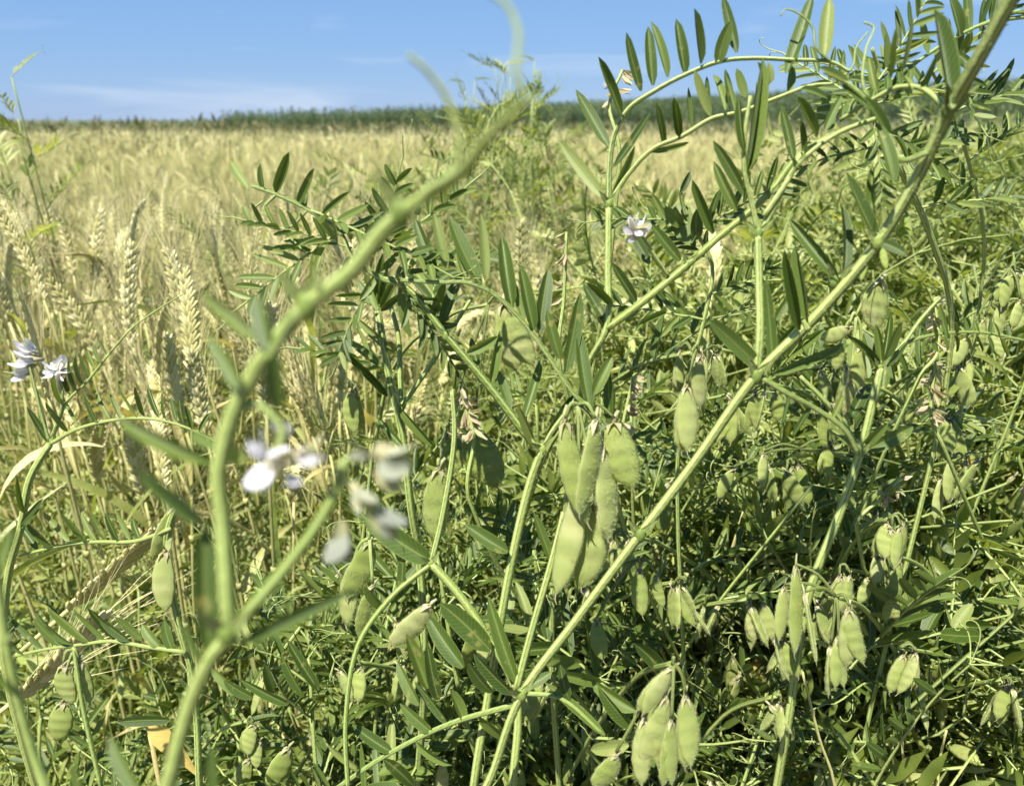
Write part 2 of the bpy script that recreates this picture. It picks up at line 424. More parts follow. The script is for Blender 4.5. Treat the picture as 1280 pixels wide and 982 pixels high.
cb = MB(); tube(cb, [Vector((0, -.12, 0)), Vector((0, 0, 0)), Vector((0, .15, 0)), Vector((0, .34, .0))], [.03, .10, .13, .12], 8, 0, cap=False)
for j in range(5):
    a = j/5*2*math.pi; d = Vector((math.cos(a), 0, math.sin(a)))
    blade(cb, [d*.12+Vector((0, .32, 0)), d*.14+Vector((0, .42, 0)), d*.17+Vector((0, .54, 0))], [.05, .03, .004], d, 0, .1, 1)
CALYX = cb.mesh('calyx', ['calyx'])
MIRX = Matrix.Scale(-1, 4, (1, 0, 0))
def floret(parent, loc, d, up, s, col='petal'):
    o = obj('floret', CALYX, parent, axes(loc, d, up, s, s, s))
    for me, m in ((BANNER, None), (WING, None), (WING, MIRX), (KEEL, None)):
        obj('petal', me, o, m if m else Matrix.Identity(4))
    return o

# ---------------------------------------------------------------- a vetch plant from its stem line
class Plant:
    def __init__(s, label, base, name='vetch_plant', group=None, cat='vetch plant'):
        s.base = Vector(base); s.t = thing(name, label, cat, s.base, group)
    def loc(s, p): return Vector(p)-s.base
    def stem(s, pts, r, sides=8, ridge=.12, name='stem', hair=0, mat='stem', sub=6):
        q = catmull([s.loc(p) for p in pts], sub); mb = MB(); tube(mb, q, r, sides, 0, ridge)
        o = obj(name, mb.mesh(name, [mat]), s.t)
        if hair:
            obj('stem_hair', fuzz_of(mb, hair, .0013).mesh('stem_hair', ['hair'], False), s.t, kind='stuff')
        return o
    def node(s, px, py, d, r):
        p = s.loc(P(px, py, d)); mb = MB(); m = TR(p) @ Matrix.Diagonal((r*1.12, r*1.12, r*1.7, 1)); vs = []; fs = []
        for i in range(7):
            for j in range(8):
                th = math.pi*i/6; a = j*math.pi/4; vs.append(m @ Vector((math.sin(th)*math.cos(a), math.sin(th)*math.sin(a), math.cos(th))))
        for i in range(6):
            for j in range(8): fs.append((i*8+j, i*8+(j+1) % 8, i*8+8+(j+1) % 8, i*8+8+j))
        mb.add(vs, fs)
        for k in (-1, 1):
            d_ = Vector((k*U(.5, .9), U(-.6, -.2), U(.6, 1.2))).normalized(); blade(mb, [p, p+d_*r*2.4, p+d_*r*5], [r*.9, r*.8, r*.05], Vector((0, -1, .2)), 0, .3, 1)
        obj('node', mb.mesh('node', ['stem2']), s.t)
    def leaf(s, rachis, leaflets, r=(.0010, .0006), nrm=None, dz=.012, tend=None):
        """rachis, leaflets in photo pixels at a depth: leaflets (bx,by,tx,ty,w_px)"""
        R3 = [P(*p) for p in rachis]; b0 = R3[0]
        q = catmull([p-b0 for p in R3], 6); mb = MB(); tube(mb, q, list(r), 6, 0)
        if tend:
            for tp in tend: tube(mb, catmull([P(*p)-b0 for p in tp], 6), [r[1]*.9, .0003], 4, 0)
        o = obj('leaf', mb.mesh('leaf_rachis', ['stem2']), s.t, TR(s.loc(b0)))
        for (bx, by, tx, ty, wpx) in leaflets:
            best = min(R3, key=lambda p: (p-P(bx, by, (p-CAM).dot(FWD))).length)
            d = (best-CAM).dot(FWD); d2 = d+U(-dz, dz)
            B, T_ = P(bx, by, d)-b0, P(tx, ty, d2)-b0
            nr = (-FWD+rv(.55)) if nrm is None else nrm+rv(.4)
            leaflet_obj(o, B, T_, wpx*1.1*d/F, nr)
        return o
    def pods(s, top, items, fuzz=True):
        """top = (px,py,d); items (px,py of pod top, tip px,py, length scale None, depth offset, roll)"""
        b0 = P(*top); mb = MB()
        for it in items:
            a = P(it[0], it[1], top[2]+it[4])-b0
            tube(mb, catmull([Vector((0, 0, 0)), a*0.5+Vector((0, 0, .004)), a+Vector((0, 0, .002))], 4), [.0008, .0006], 5)
        o = obj('pod_cluster', mb.mesh('pod_stalk', ['stem2']), s.t, TR(s.loc(b0)))
        for (x0, y0, x1, y1, dd, wpx, roll) in items:
            A, B = P(x0, y0, top[2]+dd)-b0, P(x1, y1, top[2]+dd+U(-.004, .004))-b0
            v = A-B; L = v.length; k = rng.randrange(4)
            y = Quaternion(v.normalized(), roll) @ (FWD - v.normalized()*FWD.dot(v.normalized())).normalized()
            x = y.cross(v.normalized())
            ws = wpx*(top[2]+dd)/F/0.28
            m = Matrix.Identity(4); vn = v.normalized()
            for i in range(3): m[i][0] = x[i]*ws; m[i][1] = y[i]*ws; m[i][2] = vn[i]*L; m[i][3] = A[i]
            obj('pod', POD_ME[k], o, m)
            if fuzz: obj('pod_fuzz', POD_FUZZ[k], o, m, kind='stuff')
        return o
    def raceme(s, pts, flowers, col='petal'):
        """peduncle pts in pixels; flowers: (px,py,d, dirx,diry, size)"""
        R3 = [P(*p) for p in pts]; b0 = R3[0]; mb = MB(); tube(mb, catmull([p-b0 for p in R3], 5), [.0008, .0005], 5)
        o = obj('flower_cluster', mb.mesh('flower_stalk', ['stem2']), s.t, TR(s.loc(b0)))
        for (x, y, d, dx, dy, sz) in flowers:
            dirv = (Vector((dx, 0, 0))+UPV*dy-FWD*.5).normalized()
            fo = P(x, y, d)-b0
            f_ = obj('floret', CALYX, o, axes(fo-dirv*sz*.6, dirv, Vector((0, 0, 1))+rv(.4), sz, sz, sz))
            for me, m in ((BANNER, None), (WING, None), (WING, MIRX), (KEEL, None)):
                # petals sit on the same frame as their calyx; kept as siblings at sub-part level
                obj('petal', me if col == 'petal' else FADED[me.name], o, f_.matrix_basis @ (m if m else Matrix.Identity(4)))
        return o
def ground_z(x, y):
    t = min(max((y-34)/70, 0), 1); t = t*t*(3-2*t)
    xx = max(x, -70)
    crest = 0.9+0.053*xx if xx > -38 else 0.9+0.053*-38+0.012*(xx+38)
    crest *= min(1, 105/max(y, 105))**0.3
    return t*(crest)
def root_down(p, lean=(0.05, 0.12)):
    """points from the ground up to p"""
    b = Vector((p.x+U(-lean[0], lean[0]), max(p.y+U(0, lean[1]), .12), 0))
    return [b, b.lerp(p, .35)+Vector((U(-.02, .02), U(0, .02), 0)), b.lerp(p, .7)+Vector((U(-.02, .02), 0, 0))]

# ---------------------------------------------------------------- the near plants, stem by stem
def leaflets_up(s, rach, lst, **k): return s.leaf(rach, lst, **k)
# 1 the long stalk that runs diagonally across the whole view
st = [P(600,1010,.315), P(618,960,.31), P(652,868,.30), P(720,775,.295), P(800,668,.285), P(870,575,.28), P(945,470,.27), P(1020,395,.262), P(1100,300,.25), P(1150,215,.238), P(1185,140,.226), P(1225,70,.212), P(1285,-40,.195)]
h = Plant('tall vetch plant whose thick ridged main stem runs diagonally up to the top right', root_down(st[0])[0])
h.stem(root_down(st[0])[:3]+st, [.0014, .0015, .0016, .0017, .0018], 12, .17, hair=1500)
h.stem([P(945,472,.27), P(950,420,.268), P(949,350,.27), P(948,292,.27)], [.0015, .0012], 12, .16, 'branch', 250)
h.stem([P(948,296,.27), P(972,250,.268), P(995,208,.265), P(1045,168,.262), P(1100,146,.26)], [.0010, .0006], 10, .12, 'branch', 150)
h.leaf([(948,292,.27), (940,255,.268), (931,215,.265), (931,170,.262), (938,120,.26)], [
 (932,215,940,82,13), (937,212,948,128,11), (930,242,892,176,13), (921,263,892,202,12), (931,190,921,120,9), (932,190,905,96,8)])
h.leaf([(955,270,.268), (985,225,.266), (1005,190,.266), (1040,170,.265)], [(992,202,976,133,11), (1020,172,988,124,13), (1004,195,998,150,8), (1030,165,1052,120,9)])
h.leaf([(1042,352,.258), (1050,345,.256)], [(1049,350,984,272,14), (1053,342,1060,250,11)])
h.leaf([(1096,305,.25), (1094,290,.25)], [(1096,300,1058,216,17), (1092,298,1088,200,10), (1098,302,1133,318,12)])
h.leaf([(1010,412,.262), (1004,400,.262)], [(1000,412,984,308,13), (1011,403,1003,306,13)])
h.leaf([(945,466,.27), (951,456,.27)], [(951,460,882,397,19), (966,456,958,350,13), (962,468,1060,430,12)], r=(.001,.0009))
h.leaf([(953,472,.27), (985,492,.272), (1015,508,.276), (1055,536,.28), (1072,566,.285)], [(1015,506,990,545,7), (985,492,975,530,8), (1040,525,1052,500,7)], r=(.0011,.0009))
h.leaf([(1160,190,.232), (1128,200,.236), (1110,170,.24), (1096,140,.242), (1060,105,.244), (1030,90,.246)], [
 (1117,228,1100,150,16), (1110,170,1085,120,13), (1096,140,1050,100,12), (1060,105,1020,88,10)])
h.leaf([(1192,135,.222), (1186,130,.222)], [(1187,132,1157,26,20)])
h.leaf([(1186,138,.226), (1150,110,.235), (1120,110,.24), (1085,128,.245), (1050,150,.25)], [(1140,112,1127,90,7), (1113,98,1114,34,9), (1127,88,1140,20,10), (1096,116,1086,70,9), (1150,108,1165,70,9)], tend=[[(1085,128,.245), (1078,100,.245), (1083,60,.246), (1092,34,.247), (1080,28,.247)]])
for q in ((945,470,.27,.0019), (948,292,.27,.0014), (800,668,.285,.0019), (652,868,.30,.0019), (1096,303,.25,.0018), (1042,352,.258,.0017), (1186,136,.225,.0018), (995,208,.265,.001)): h.node(*q)
# 2 the upright stalk in the middle with two long arching leaves against the sky
st = [P(690,760,.36), P(712,600,.34), P(735,458,.31), P(759,408,.30), P(760,339,.30), P(761,258,.30)]
h = Plant('upright vetch plant with a long arching leaf of spaced leaflets against the sky', root_down(st[0])[0])
h.stem(root_down(st[0])+st, [.0014, .0013, .0012], 12, .16, hair=700)
h.stem([P(759,410,.30), P(801,379,.297), P(860,330,.295), P(900,295,.292), P(960,243,.288), P(1000,193,.285), P(1050,165,.282), P(1095,148,.28)], [.0013, .0011, .0007], 12, .16, 'branch', 600)
h.leaf([(761,258,.30), (763,194,.298), (770,163,.296), (787,135,.293), (818,114,.29), (849,97,.288), (900,77,.285), (940,73,.283), (990,75,.28), (1040,78,.278), (1062,90,.277)], [
 (776,143,746,73,11), (801,114,783,41,11), (816,107,811,32,13), (834,97,817,24,11), (856,93,848,22,13), (875,80,861,14,10), (897,80,914,26,15), (921,66,904,-2,12),
 (983,92,1017,-4,16), (1029,75,1038,-6,16), (888,145,868,88,11), (885,135,881,98,8), (906,138,894,88,10), (916,130,907,88,8), (932,122,920,87,11), (961,107,947,78,11), (963,104,962,78,9), (768,208,815,143,10), (766,242,792,182,10)],
 r=(.0011, .0006), dz=.008, tend=[[(1040,78,.278), (1020,60,.276), (1016,35,.275), (1000,18,.274), (982,12,.274), (976,20,.274)]])
h.leaf([(761,256,.30), (783,221,.297), (815,187,.293), (853,170,.29), (890,148,.288), (925,140,.286), (970,123,.284), (1015,107,.283), (1040,105,.282)], [
 (849,170,842,118,10), (864,160,856,112,9), (830,180,822,130,8), (940,137,950,100,10), (985,118,992,80,10), (815,190,860,178,7), (1000,112,1036,120,10)], r=(.0010, .0006),
 tend=[[(1040,105,.282), (1065,85,.28), (1070,60,.28), (1085,40,.28)]])
h.leaf([(761,190,.299), (763,186,.299)], [(761,184,720,117,14)])
h.leaf([(761,250,.30), (757,247,.30)], [(754,247,703,181,14)])
h.leaf([(761,345,.30), (766,350,.30)], [(764,384,725,353,10), (795,377,766,328,11), (812,330,786,285,12)])
h.leaf([(759,408,.30), (762,400,.30)], [(761,407,728,356,12), (742,493,766,446,14), (738,514,723,413,16)])
h.leaf([(860,332,.295), (856,322,.295)], [(892,292,868,224,12), (850,326,815,280,13)])
h.raceme([(835,345,.295), (822,325,.292), (806,300,.29), (800,292,.29)], [(797,283,.288,.1,1,.0075), (786,288,.289,-.9,.5,.0075), (806,284,.288,.9,.6,.0078), (790,277,.289,-.4,.9,.007), (801,290,.286,.3,-.2,.0078), (788,298,.29,-.8,-.6,.007)])
for q in ((759,408,.305,.0017), (761,256,.30,.0015), (860,330,.295,.0012), (960,243,.288,.0011)): h.node(*q)
# 3 leaning dark stalk left of the pods
st = [P(590,1000,.345), P(612,860,.34), P(640,700,.33), P(662,607,.325), P(678,562,.32)]
h = Plant('vetch plant forking into two dark leaning leaves left of the big pods', root_down(st[0])[0])
h.stem(root_down(st[0])+st, [.0017, .0017, .0018], 12, .13, hair=700)
h.stem([P(678,562,.32), P(669,556,.32), P(614,486,.316), P(558,420,.312), P(506,358,.31), P(470,345,.31)], [.0017, .0014, .001], 12, .12, 'branch', 500)
h.leaf([(678,562,.32), (690,540,.318), (716,505,.316), (722,495,.316)], [(680,560,718,490,11), (655,524,679,447,11), (638,514,620,462,12), (612,480,628,414,11), (600,465,588,420,9), (584,441,623,419,12), (553,408,579,340,16), (515,421,499,341,17), (540,400,560,350,11), (669,556,650,500,11)], r=(.0012, .0010))
h.leaf([(742,514,.306), (721,496,.305), (683,441,.303), (655,403,.302), (614,365,.30), (583,353,.30), (551,353,.30), (500,350,.30)], [
 (548,345,517,272,15), (558,335,543,266,13), (600,356,562,272,20), (607,350,600,267,12), (640,385,628,292,17), (667,412,653,332,15), (674,418,687,335,17), (700,448,684,388,13), (707,464,724,366,17), (761,530,762,456,12), (583,350,572,310,9), (655,400,640,350,9)], r=(.0011, .0009), dz=.006)
h.leaf([(506,358,.31), (470,345,.308), (440,320,.306), (425,290,.305), (385,262,.303), (345,243,.302), (315,232,.302)], [
 (345,240,364,190,12), (330,238,324,205,9), (310,236,288,202,10), (372,255,394,210,10), (380,262,384,238,7), (400,275,420,300,9), (425,292,455,280,9), (445,320,470,300,10), (440,320,425,350,8), (470,345,450,375,9), (475,340,500,315,9)],
 r=(.0011, .0008), tend=[[(345,243,.302), (330,262,.302), (350,285,.302), (385,320,.302), (400,345,.302)], [(385,262,.303), (360,285,.303), (330,280,.303), (318,262,.303), (330,250,.303)]])
h.pods((722,505,.30), [(706,528,718,655,.0,33,.3), (724,610,706,745,.006,28,-.4), (744,528,733,640,-.004,30,.8), (768,528,778,612,.006,42,.1), (752,560,768,668,.004,38,.9), (744,632,742,735,.008,36,-.2)])
for q in ((678,562,.32,.0017), (558,420,.312,.0014), (506,358,.31,.0013)): h.node(*q)
for (x, y, d, dx, dy) in ((440,310,.306,-.8,.3), (462,338,.308,.3,.9), (480,350,.31,.9,.3), (425,290,.305,-.7,-.5), (470,345,.308,-.5,-.9), (500,355,.31,.5,-.8), (385,262,.303,.8,-.3), (450,325,.307,.9,.5)):
    put_leaf(h.t, h.loc(P(x, y, d)), (Vector((dx, U(-.3, .3), 0))+UPV*dy).normalized(), -FWD*.6+Vector((0, 0, .5))+rv(.3), U(.5, .75), True, LEAVES)
# 4 thin upright stalk at left of centre
st = [P(530,850,.37), P(524,700,.36), P(513,632,.35), P(503,545,.345), P(486,469,.34), P(472,389,.34)]
h = Plant('slender vetch plant with a dark tuft of young leaves at its tip', root_down(st[0])[0])
h.stem(root_down(st[0])+st, [.0018, .0018, .0015], 10, .12, hair=300)
h.stem([P(500,510,.345), P(534,462,.342), P(572,400,.34), P(590,372,.34)], [.0011, .0007], 8, .1, 'branch')
h.stem([P(501,512,.345), P(500,470,.346), P(498,420,.348), P(488,380,.35)], [.0012, .0009], 8, .1, 'branch')
h.leaf([(486,480,.34), (484,470,.34)], [(477,458,434,425,10), (484,495,427,438,9), (494,439,444,398,10), (500,510,540,560,10), (505,560,470,520,9)])
h.leaf([(472,389,.34), (468,370,.34), (478,340,.338)], [(470,385,448,352,9), (472,385,455,340,9), (472,380,468,335,9), (474,380,485,335,10), (476,384,498,345,9), (476,388,505,365,9), (468,380,440,370,8), (470,372,478,320,10)])
h.pods((436,484,.345), [(440,490,432,540,.0,22,.2), (446,494,448,535,.003,16,.9)], False)
h.node(486,475,.341,.0014); h.node(501,511,.345,.0014)
# 5 lower centre
st = [P(640,1000,.33), P(645,865,.325), P(607,791,.325), P(570,738,.325), P(539,704,.325)]
h = Plant('low vetch plant spreading broad leaflets below the big pods at the bottom centre', root_down(st[0])[0])
h.stem(root_down(st[0])+st, [.0016, .0016, .0016], 12, .13, hair=500)
h.stem([P(539,704,.325), P(553,645,.325), P(568,545,.325), P(565,486,.325)], [.0013, .0010], 10, .12, 'branch', 200)
h.stem([P(539,704,.325), P(489,746,.322), P(448,805,.32), P(432,900,.32), P(435,990,.32)], [.0011, .0009], 10, .12, 'branch')
h.stem([P(645,862,.32), P(664,790,.318), P(690,700,.316), P(705,640,.318)], [.0016, .0013], 10, .12, 'branch', 150)
h.leaf([(645,862,.32), (640,856,.32)], [(646,853,610,748,17), (641,867,592,820,15), (612,812,550,752,26), (579,834,533,768,20), (614,865,585,828,16), (548,874,534,806,14), (534,860,506,790,16), (524,881,494,828,14), (655,860,690,840,12)])
h.leaf([(539,704,.325), (534,700,.325)], [(539,702,452,643,26), (500,745,508,682,13), (480,760,455,735,12), (635,690,582,655,17)])
h.leaf([(650,866,.318), (700,872,.316), (756,919,.314)], [(756,919,680,853,12), (711,874,700,830,12), (795,888,736,852,17), (792,908,748,866,15), (786,930,736,938,17), (828,838,788,800,17), (690,704,666,640,11)])
h.leaf([(645,880,.325), (560,905,.33), (480,945,.33), (420,985,.33)], [(560,905,520,850,13), (540,915,500,880,13), (520,925,560,960,14), (600,895,640,930,15), (580,900,560,860,13), (490,940,440,905,14), (480,948,520,985,15), (450,960,410,930,12)], r=(.0012, .0009))
h.pods((548,582,.325), [(549,587,536,676,0,32,.2)])
h.pods((462,672,.325), [(462,679,444,748,0,26,.3), (442,706,426,778,.004,26,-.3), (466,733,440,795,-.003,20,.6)])
h.pods((535,752,.325), [(536,757,497,812,0,28,.5)])
h.node(539,704,.325,.0015); h.node(648,866,.324,.0017); h.node(607,791,.325,.0014)
# 6 right
st = [P(985,900,.36), P(1010,745,.35), P(1048,645,.34), P(1075,566,.335), P(1093,493,.33), P(1100,460,.33)]
h = Plant('vetch plant with a fan of narrow leaflets right of the diagonal stem', root_down(st[0])[0])
h.stem(root_down(st[0])+st, [.0019, .0019, .0016], 12, .13, hair=400)
h.stem([P(1075,566,.335), P(1058,535,.334), P(1030,500,.33), P(1000,470,.33)], [.0012, .0008], 8, .1, 'branch')
h.stem([P(1100,460,.33), P(1130,428,.33), P(1150,400,.33), P(1175,372,.33)], [.0011, .0008], 8, .1, 'branch')
h.leaf([(1100,460,.33), (1101,450,.33)], [(1098,458,1080,415,14), (1106,455,1124,400,11), (1102,455,1096,405,9), (1104,455,1112,395,8), (1108,458,1135,425,9), (1098,458,1066,420,10)])
h.leaf([(1075,564,.335), (1080,560,.335)], [(1084,562,1146,533,17), (1061,526,1089,478,14), (1078,560,1110,530,11), (1070,560,1040,540,10)])
h.leaf([(1105,455,.33), (1124,434,.332), (1158,420,.335), (1221,415,.34), (1285,426,.345)], [(1158+i*13, 418+abs(i-4)*1.2, 1153+i*13, 398+abs(i-4)*1.5, 5) for i in range(9)]+[(1165+i*14, 420, 1172+i*14, 440, 5) for i in range(7)])
h.pods((1070,395,.335), [(1100,352,1082,412,-.004,34,.1), (1061,410,1028,430,.0,16,.2), (1076,436,1067,484,.004,24,.3), (1062,478,1056,518,.006,16,0), (1050,430,1046,462,.006,14,0)])
h.node(1075,566,.335,.0018); h.node(1099,460,.33,.0014)
# 7 blurred plant right in front of the lens, with the white flowers
D = .118
st = [P(195,1010,.125), P(208,982,.124), P(235,884,.122), P(263,822,.12), P(285,790,.119), P(283,740,.118), P(278,652,.118), P(273,590,.117), P(291,514,.116), P(311,476,.115), P(332,441,.114), P(384,382,.112), P(440,338,.110), P(479,287,.108), P(534,242,.105), P(576,215,.098), P(614,166,.092), P(665,120,.086)]
h = Plant('out of focus vetch plant with white flowers, closest to the camera at the left', root_down(st[0], (0.02, .05))[0])
h.stem(root_down(st[0], (0.02, .05))+st, [.0011, .0011, .0011, .0011, .0011, .0012, .0012, .0009, .0003], 10, .14)
h.stem([P(285,790,.119), P(330,742,.119), P(366,698,.119), P(399,652,.119), P(425,602,.119), P(432,575,.119)], [.001, .0007], 8, .1, 'branch')
h.stem([P(291,514,.116), P(322,506,.116), P(354,533,.116)], [.0007, .0005], 6, 0, 'branch')
h.leaf([(263,822,.12), (258,818,.12)], [(262,815,256,655,25), (301,803,442,738,17), (262,830,225,780,12)], dz=.003)
h.leaf([(384,382,.112), (366,396,.112), (345,430,.112), (335,450,.112)], [(322,424,262,368,18), (337,437,318,366,24), (346,512,343,440,19), (298,486,262,420,17)], dz=.004)
h.leaf([(275,600,.118), (268,590,.118)], [(266,578,138,522,19), (258,652,186,578,22), (270,560,240,540,14)], dz=.004)
h.leaf([(205,985,.125), (200,980,.125)], [(180,1000,134,920,20), (270,1000,268,930,17), (100,1000,92,950,16)], dz=.003)
h.stem([P(560,225,.102), P(575,185,.1), P(558,121,.098), P(530,85,.096), P(510,68,.095)], [.0005, .0003], 5, 0, 'tendril', mat='stem2')
h.stem([P(655,128,.087), P(646,90,.086), P(648,40,.086), P(632,5,.086), P(605,-12,.086)], [.0004, .0003], 5, 0, 'tendril', mat='stem2')
def big_floret(s, x0, y0, x1, y1, d, sz):
    pass
h.raceme([(354,533,.116), (352,548,.116), (340,572,.116), (330,590,.116)], [(322,560,.115,-.5,.6,0.0054), (352,575,.114,.2,-.3,0.0059), (388,570,.114,1,0,0.0061), (328,600,.115,-.3,-1,0.0061), (366,604,.116,.6,-.8,0.0038), (356,537,.117,.1,1,0.0038), (340,585,.115,0,.2,0.0046)])
h.raceme([(425,602,.119), (428,580,.119), (440,572,.119)], [(500,575,.117,1,-.25,0.0067), (447,568,.117,-.6,.1,0.0044), (492,592,.118,.8,-.8,0.0070), (452,628,.118,.4,-.6,0.0058), (484,655,.118,.8,-.9,0.0064), (427,688,.118,0,-1,0.0064)], 'faded')
for (x, y, q, e, wd) in ((470,556,512,582,22), (470,585,500,612,24), (462,640,495,672,24), (427,650,425,700,20), (298,556,284,575,34)):
    pb = P(x, y, .118)-h.base; mb = MB(); ptip = P(q, e, .119)-h.base; L = ptip-pb
    blade(mb, [pb, pb+L*.35, pb+L*.75, pb+L*1.05], [.0006, wd*.5*.118/F, wd*.45*.118/F, .0003], -FWD+rv(.4), 0, .5, 2)
    obj('calyx', mb.mesh('calyx', ['calyx'] if x != 298 else ['pod']), h.t)
h.node(384,382,.112,.0014); h.node(285,790,.119,.0015); h.node(500,266,.107,.0013)
# 8 blurred stalk at the left edge
st = [P(66,1010,.14), P(45,950,.14), P(22,870,.138), P(8,800,.136), P(-4,720,.134), P(-16,640,.132), P(-30,560,.13)]
h = Plant('out of focus vetch stalk crossing the bottom left corner close to the lens', root_down(st[0], (0.02, .05))[0])
h.stem(root_down(st[0], (0.02, .05))+st, [.0008, .0007], 10, .1)
h.leaf([(8,800,.136), (14,792,.136)], [(-6,720,20,660,16), (22,870,-30,800,14)], dz=.003)
# 9 left plant with feathery leaves and small white flowers
st = [P(4,820,.36), P(6,760,.355), P(12,710,.35), P(26,660,.345), P(38,597,.34), P(62,555,.34)]
h = Plant('vetch plant with white flower heads and feathery leaves at the left edge', root_down(st[0])[0])
h.stem(root_down(st[0])+st, [.0016, .0014], 10, .12, hair=250)
h.leaf([(62,555,.34), (97,536,.34), (149,524,.342), (194,524,.344), (235,535,.346), (272,553,.348)], [
 (86,539,61,500,6), (99,533,78,490,6), (121,528,106,494,6), (138,523,118,485,6), (150,521,138,494,5), (170,520,151,484,6), (181,520,173,482,5), (199,522,183,482,6), (208,524,201,495,5), (221,527,214,496,5), (230,531,222,500,5), (240,537,231,506,5), (249,540,262,515,5), (130,526,128,548,4)], r=(.0010, .0005), dz=.005)
h.leaf([(62,555,.34), (70,536,.34), (83,503,.338), (107,479,.336), (137,441,.334)], [
 (80,505,60,470,6), (90,495,76,460,6), (97,488,83,452,6), (105,480,91,446,6), (112,472,99,440,6), (120,462,107,434,5), (127,454,115,428,5), (134,444,124,422,4)], r=(.0009, .0005), tend=[[(137,441,.334), (165,410,.333), (200,385,.332), (228,368,.33)]])
h.leaf([(62,555,.34), (60,550,.34)], [(62,554,34,508,7), (60,543,45,470,6), (26,655,60,620,7), (30,640,20,600,6), (26,660,52,628,9)])
h.raceme([(62,553,.34), (52,520,.338), (42,478,.336), (36,455,.335)], [(28,440,.335,-.9,.2,.009), (30,450,.334,-1,-.1,.009), (34,434,.335,-.5,.4,.008), (26,462,.335,-.9,-.4,.009), (22,471,.336,-.9,-.5,.009), (38,446,.336,-.4,.1,.008)])
h.raceme([(64,548,.34), (76,515,.338), (78,490,.336), (74,472,.335)], [(62,464,.334,-.9,.1,.008), (68,472,.334,-.3,-.8,.008), (80,470,.334,.6,-.5,.008), (78,458,.335,.6,.5,.008), (70,458,.336,-.1,.9,.008), (85,463,.336,.9,0,.007)])
# 10 rows of leaflets and shiny pods, lower left
st = [P(250,990,.37), P(246,900,.365), P(239,836,.36), P(225,785,.355), P(208,697,.35), P(214,648,.345), P(222,632,.345)]
h = Plant('vetch plant carrying two shiny green pods at the left behind the blurred stalk', root_down(st[0])[0])
h.stem(root_down(st[0])+st, [.0016, .0013], 10, .12, hair=150)
h.leaf([(214,660,.345), (170,676,.346), (121,677,.348), (86,680,.35), (24,694,.352)], [
 (88,678,58,640,8), (110,677,80,640,7), (121,676,100,640,7), (133,676,112,640,7), (147,675,131,642,7), (163,675,148,640,7), (175,674,164,646,7), (66,684,36,648,8), (48,688,20,650,8)], r=(.0010, .0006), dz=.005)
h.leaf([(232,815,.355), (183,808,.355), (138,801,.357), (104,805,.358), (52,812,.36), (-5,826,.362)], [
 (55,811,12,768,9), (74,806,42,772,9), (92,805,36,772,9), (111,802,65,758,9), (132,801,98,762,9), (142,796,110,758,8), (161,801,124,772,10), (177,800,144,770,9), (200,808,175,780,12), (215,812,205,775,12), (30,818,-8,780,8)], r=(.0010, .0006), dz=.005)
h.pods((212,640,.345), [(218,634,186,700,0,20,.8), (206,690,199,765,.003,26,.3), (210,640,204,690,.004,14,0)], False)
h.pods((92,812,.358), [(80,832,76,880,0,26,.2), (100,828,106,880,.002,20,.4), (78,878,76,926,.004,26,.1)], False)
h.leaf([(239,836,.36), (242,850,.36)], [(300,868,262,836,12), (316,872,280,850,13), (360,880,300,850,10), (398,862,360,800,12), (380,870,350,820,11), (400,870,374,782,9), (340,865,330,830,11), (147,902,215,900,12)])
h.stem([P(92,808,.358), P(97,840,.358), P(104,884,.36), P(128,990,.365)], [.0009, .0011], 6, 0, 'branch')
# more pod clusters, each on a stalk of its own plant
def pod_plant(label, top, items, fuzz=True, leafs=()):
    dx = rng.choice((-1, 1))*U(60, 150); dy = U(60, 110)
    st = [P(top[0]+dx*2.2, 1080, top[2]+.26), P(top[0]+dx*1.5, top[1]+dy*1.6, top[2]+.14), P(top[0]+dx*.6, top[1]+dy*.25, top[2]+.045), P(*top)]
    h = Plant(label, root_down(st[0])[0]); h.stem(root_down(st[0])+st, [.0016, .0014, .0010], 8, .12)
    for k in (0, 2):
        a = (.25, .5, .75, .9)[k]; p = h.loc(st[1].lerp(st[2], a)); put_leaf(h.t, p, Vector((U(-1, 1), U(-.6, .4), U(.1, .9))), Vector((0, -.3, 1)), U(.9, 1.15), True, rng.choice((BIG, LEAVES))); h.pods(top, items, fuzz)
    for r_, l_ in leafs: h.leaf(r_, l_)
    return h
pod_plant('vetch stalk with a bunch of plump pods at the bottom right of centre', (842,828,.29), [(840,836,799,888,0,23,.3), (832,872,811,955,.002,24,.2), (839,902,835,980,-.002,20,.5), (806,900,795,980,.004,24,.1), (770,945,750,985,.006,24,.3), (857,872,866,956,.001,25,.2)])
pod_plant('vetch stalk with a bright pale pod in front of two others', (1045,745,.33), [(1061,762,1067,830,-.004,24,.1), (1047,798,1050,858,0,18,.3), (1038,810,1033,870,.003,17,.9), (995,710,999,815,.0,18,.4), (1006,744,1020,824,-.003,15,1.2), (980,735,975,800,.006,16,.3)])
pod_plant('vetch stalk with small round-ended pods beside the tangled tendrils at right', (1108,690,.37), [(1124,702,1112,748,0,19,.2), (1097,692,1097,730,.002,16,.1), (1108,696,1104,732,.004,12,.4), (1084,724,1080,755,.003,15,.2), (1116,744,1115,775,.003,18,.1), (1113,640,1109,668,.004,18,.3)], False)
pod_plant('vetch stalk with a hanging bunch of pale pods at the right edge', (1262,335,.40), [(1268,345,1245,378,0,20,.2), (1256,376,1240,420,.002,20,.3), (1274,378,1269,412,-.003,16,.4), (1246,414,1244,446,.003,18,.1), (1208,424,1192,458,.004,18,.2), (1230,400,1222,430,.006,14,.2), (1282,340,1280,380,.004,18,.2)], False)
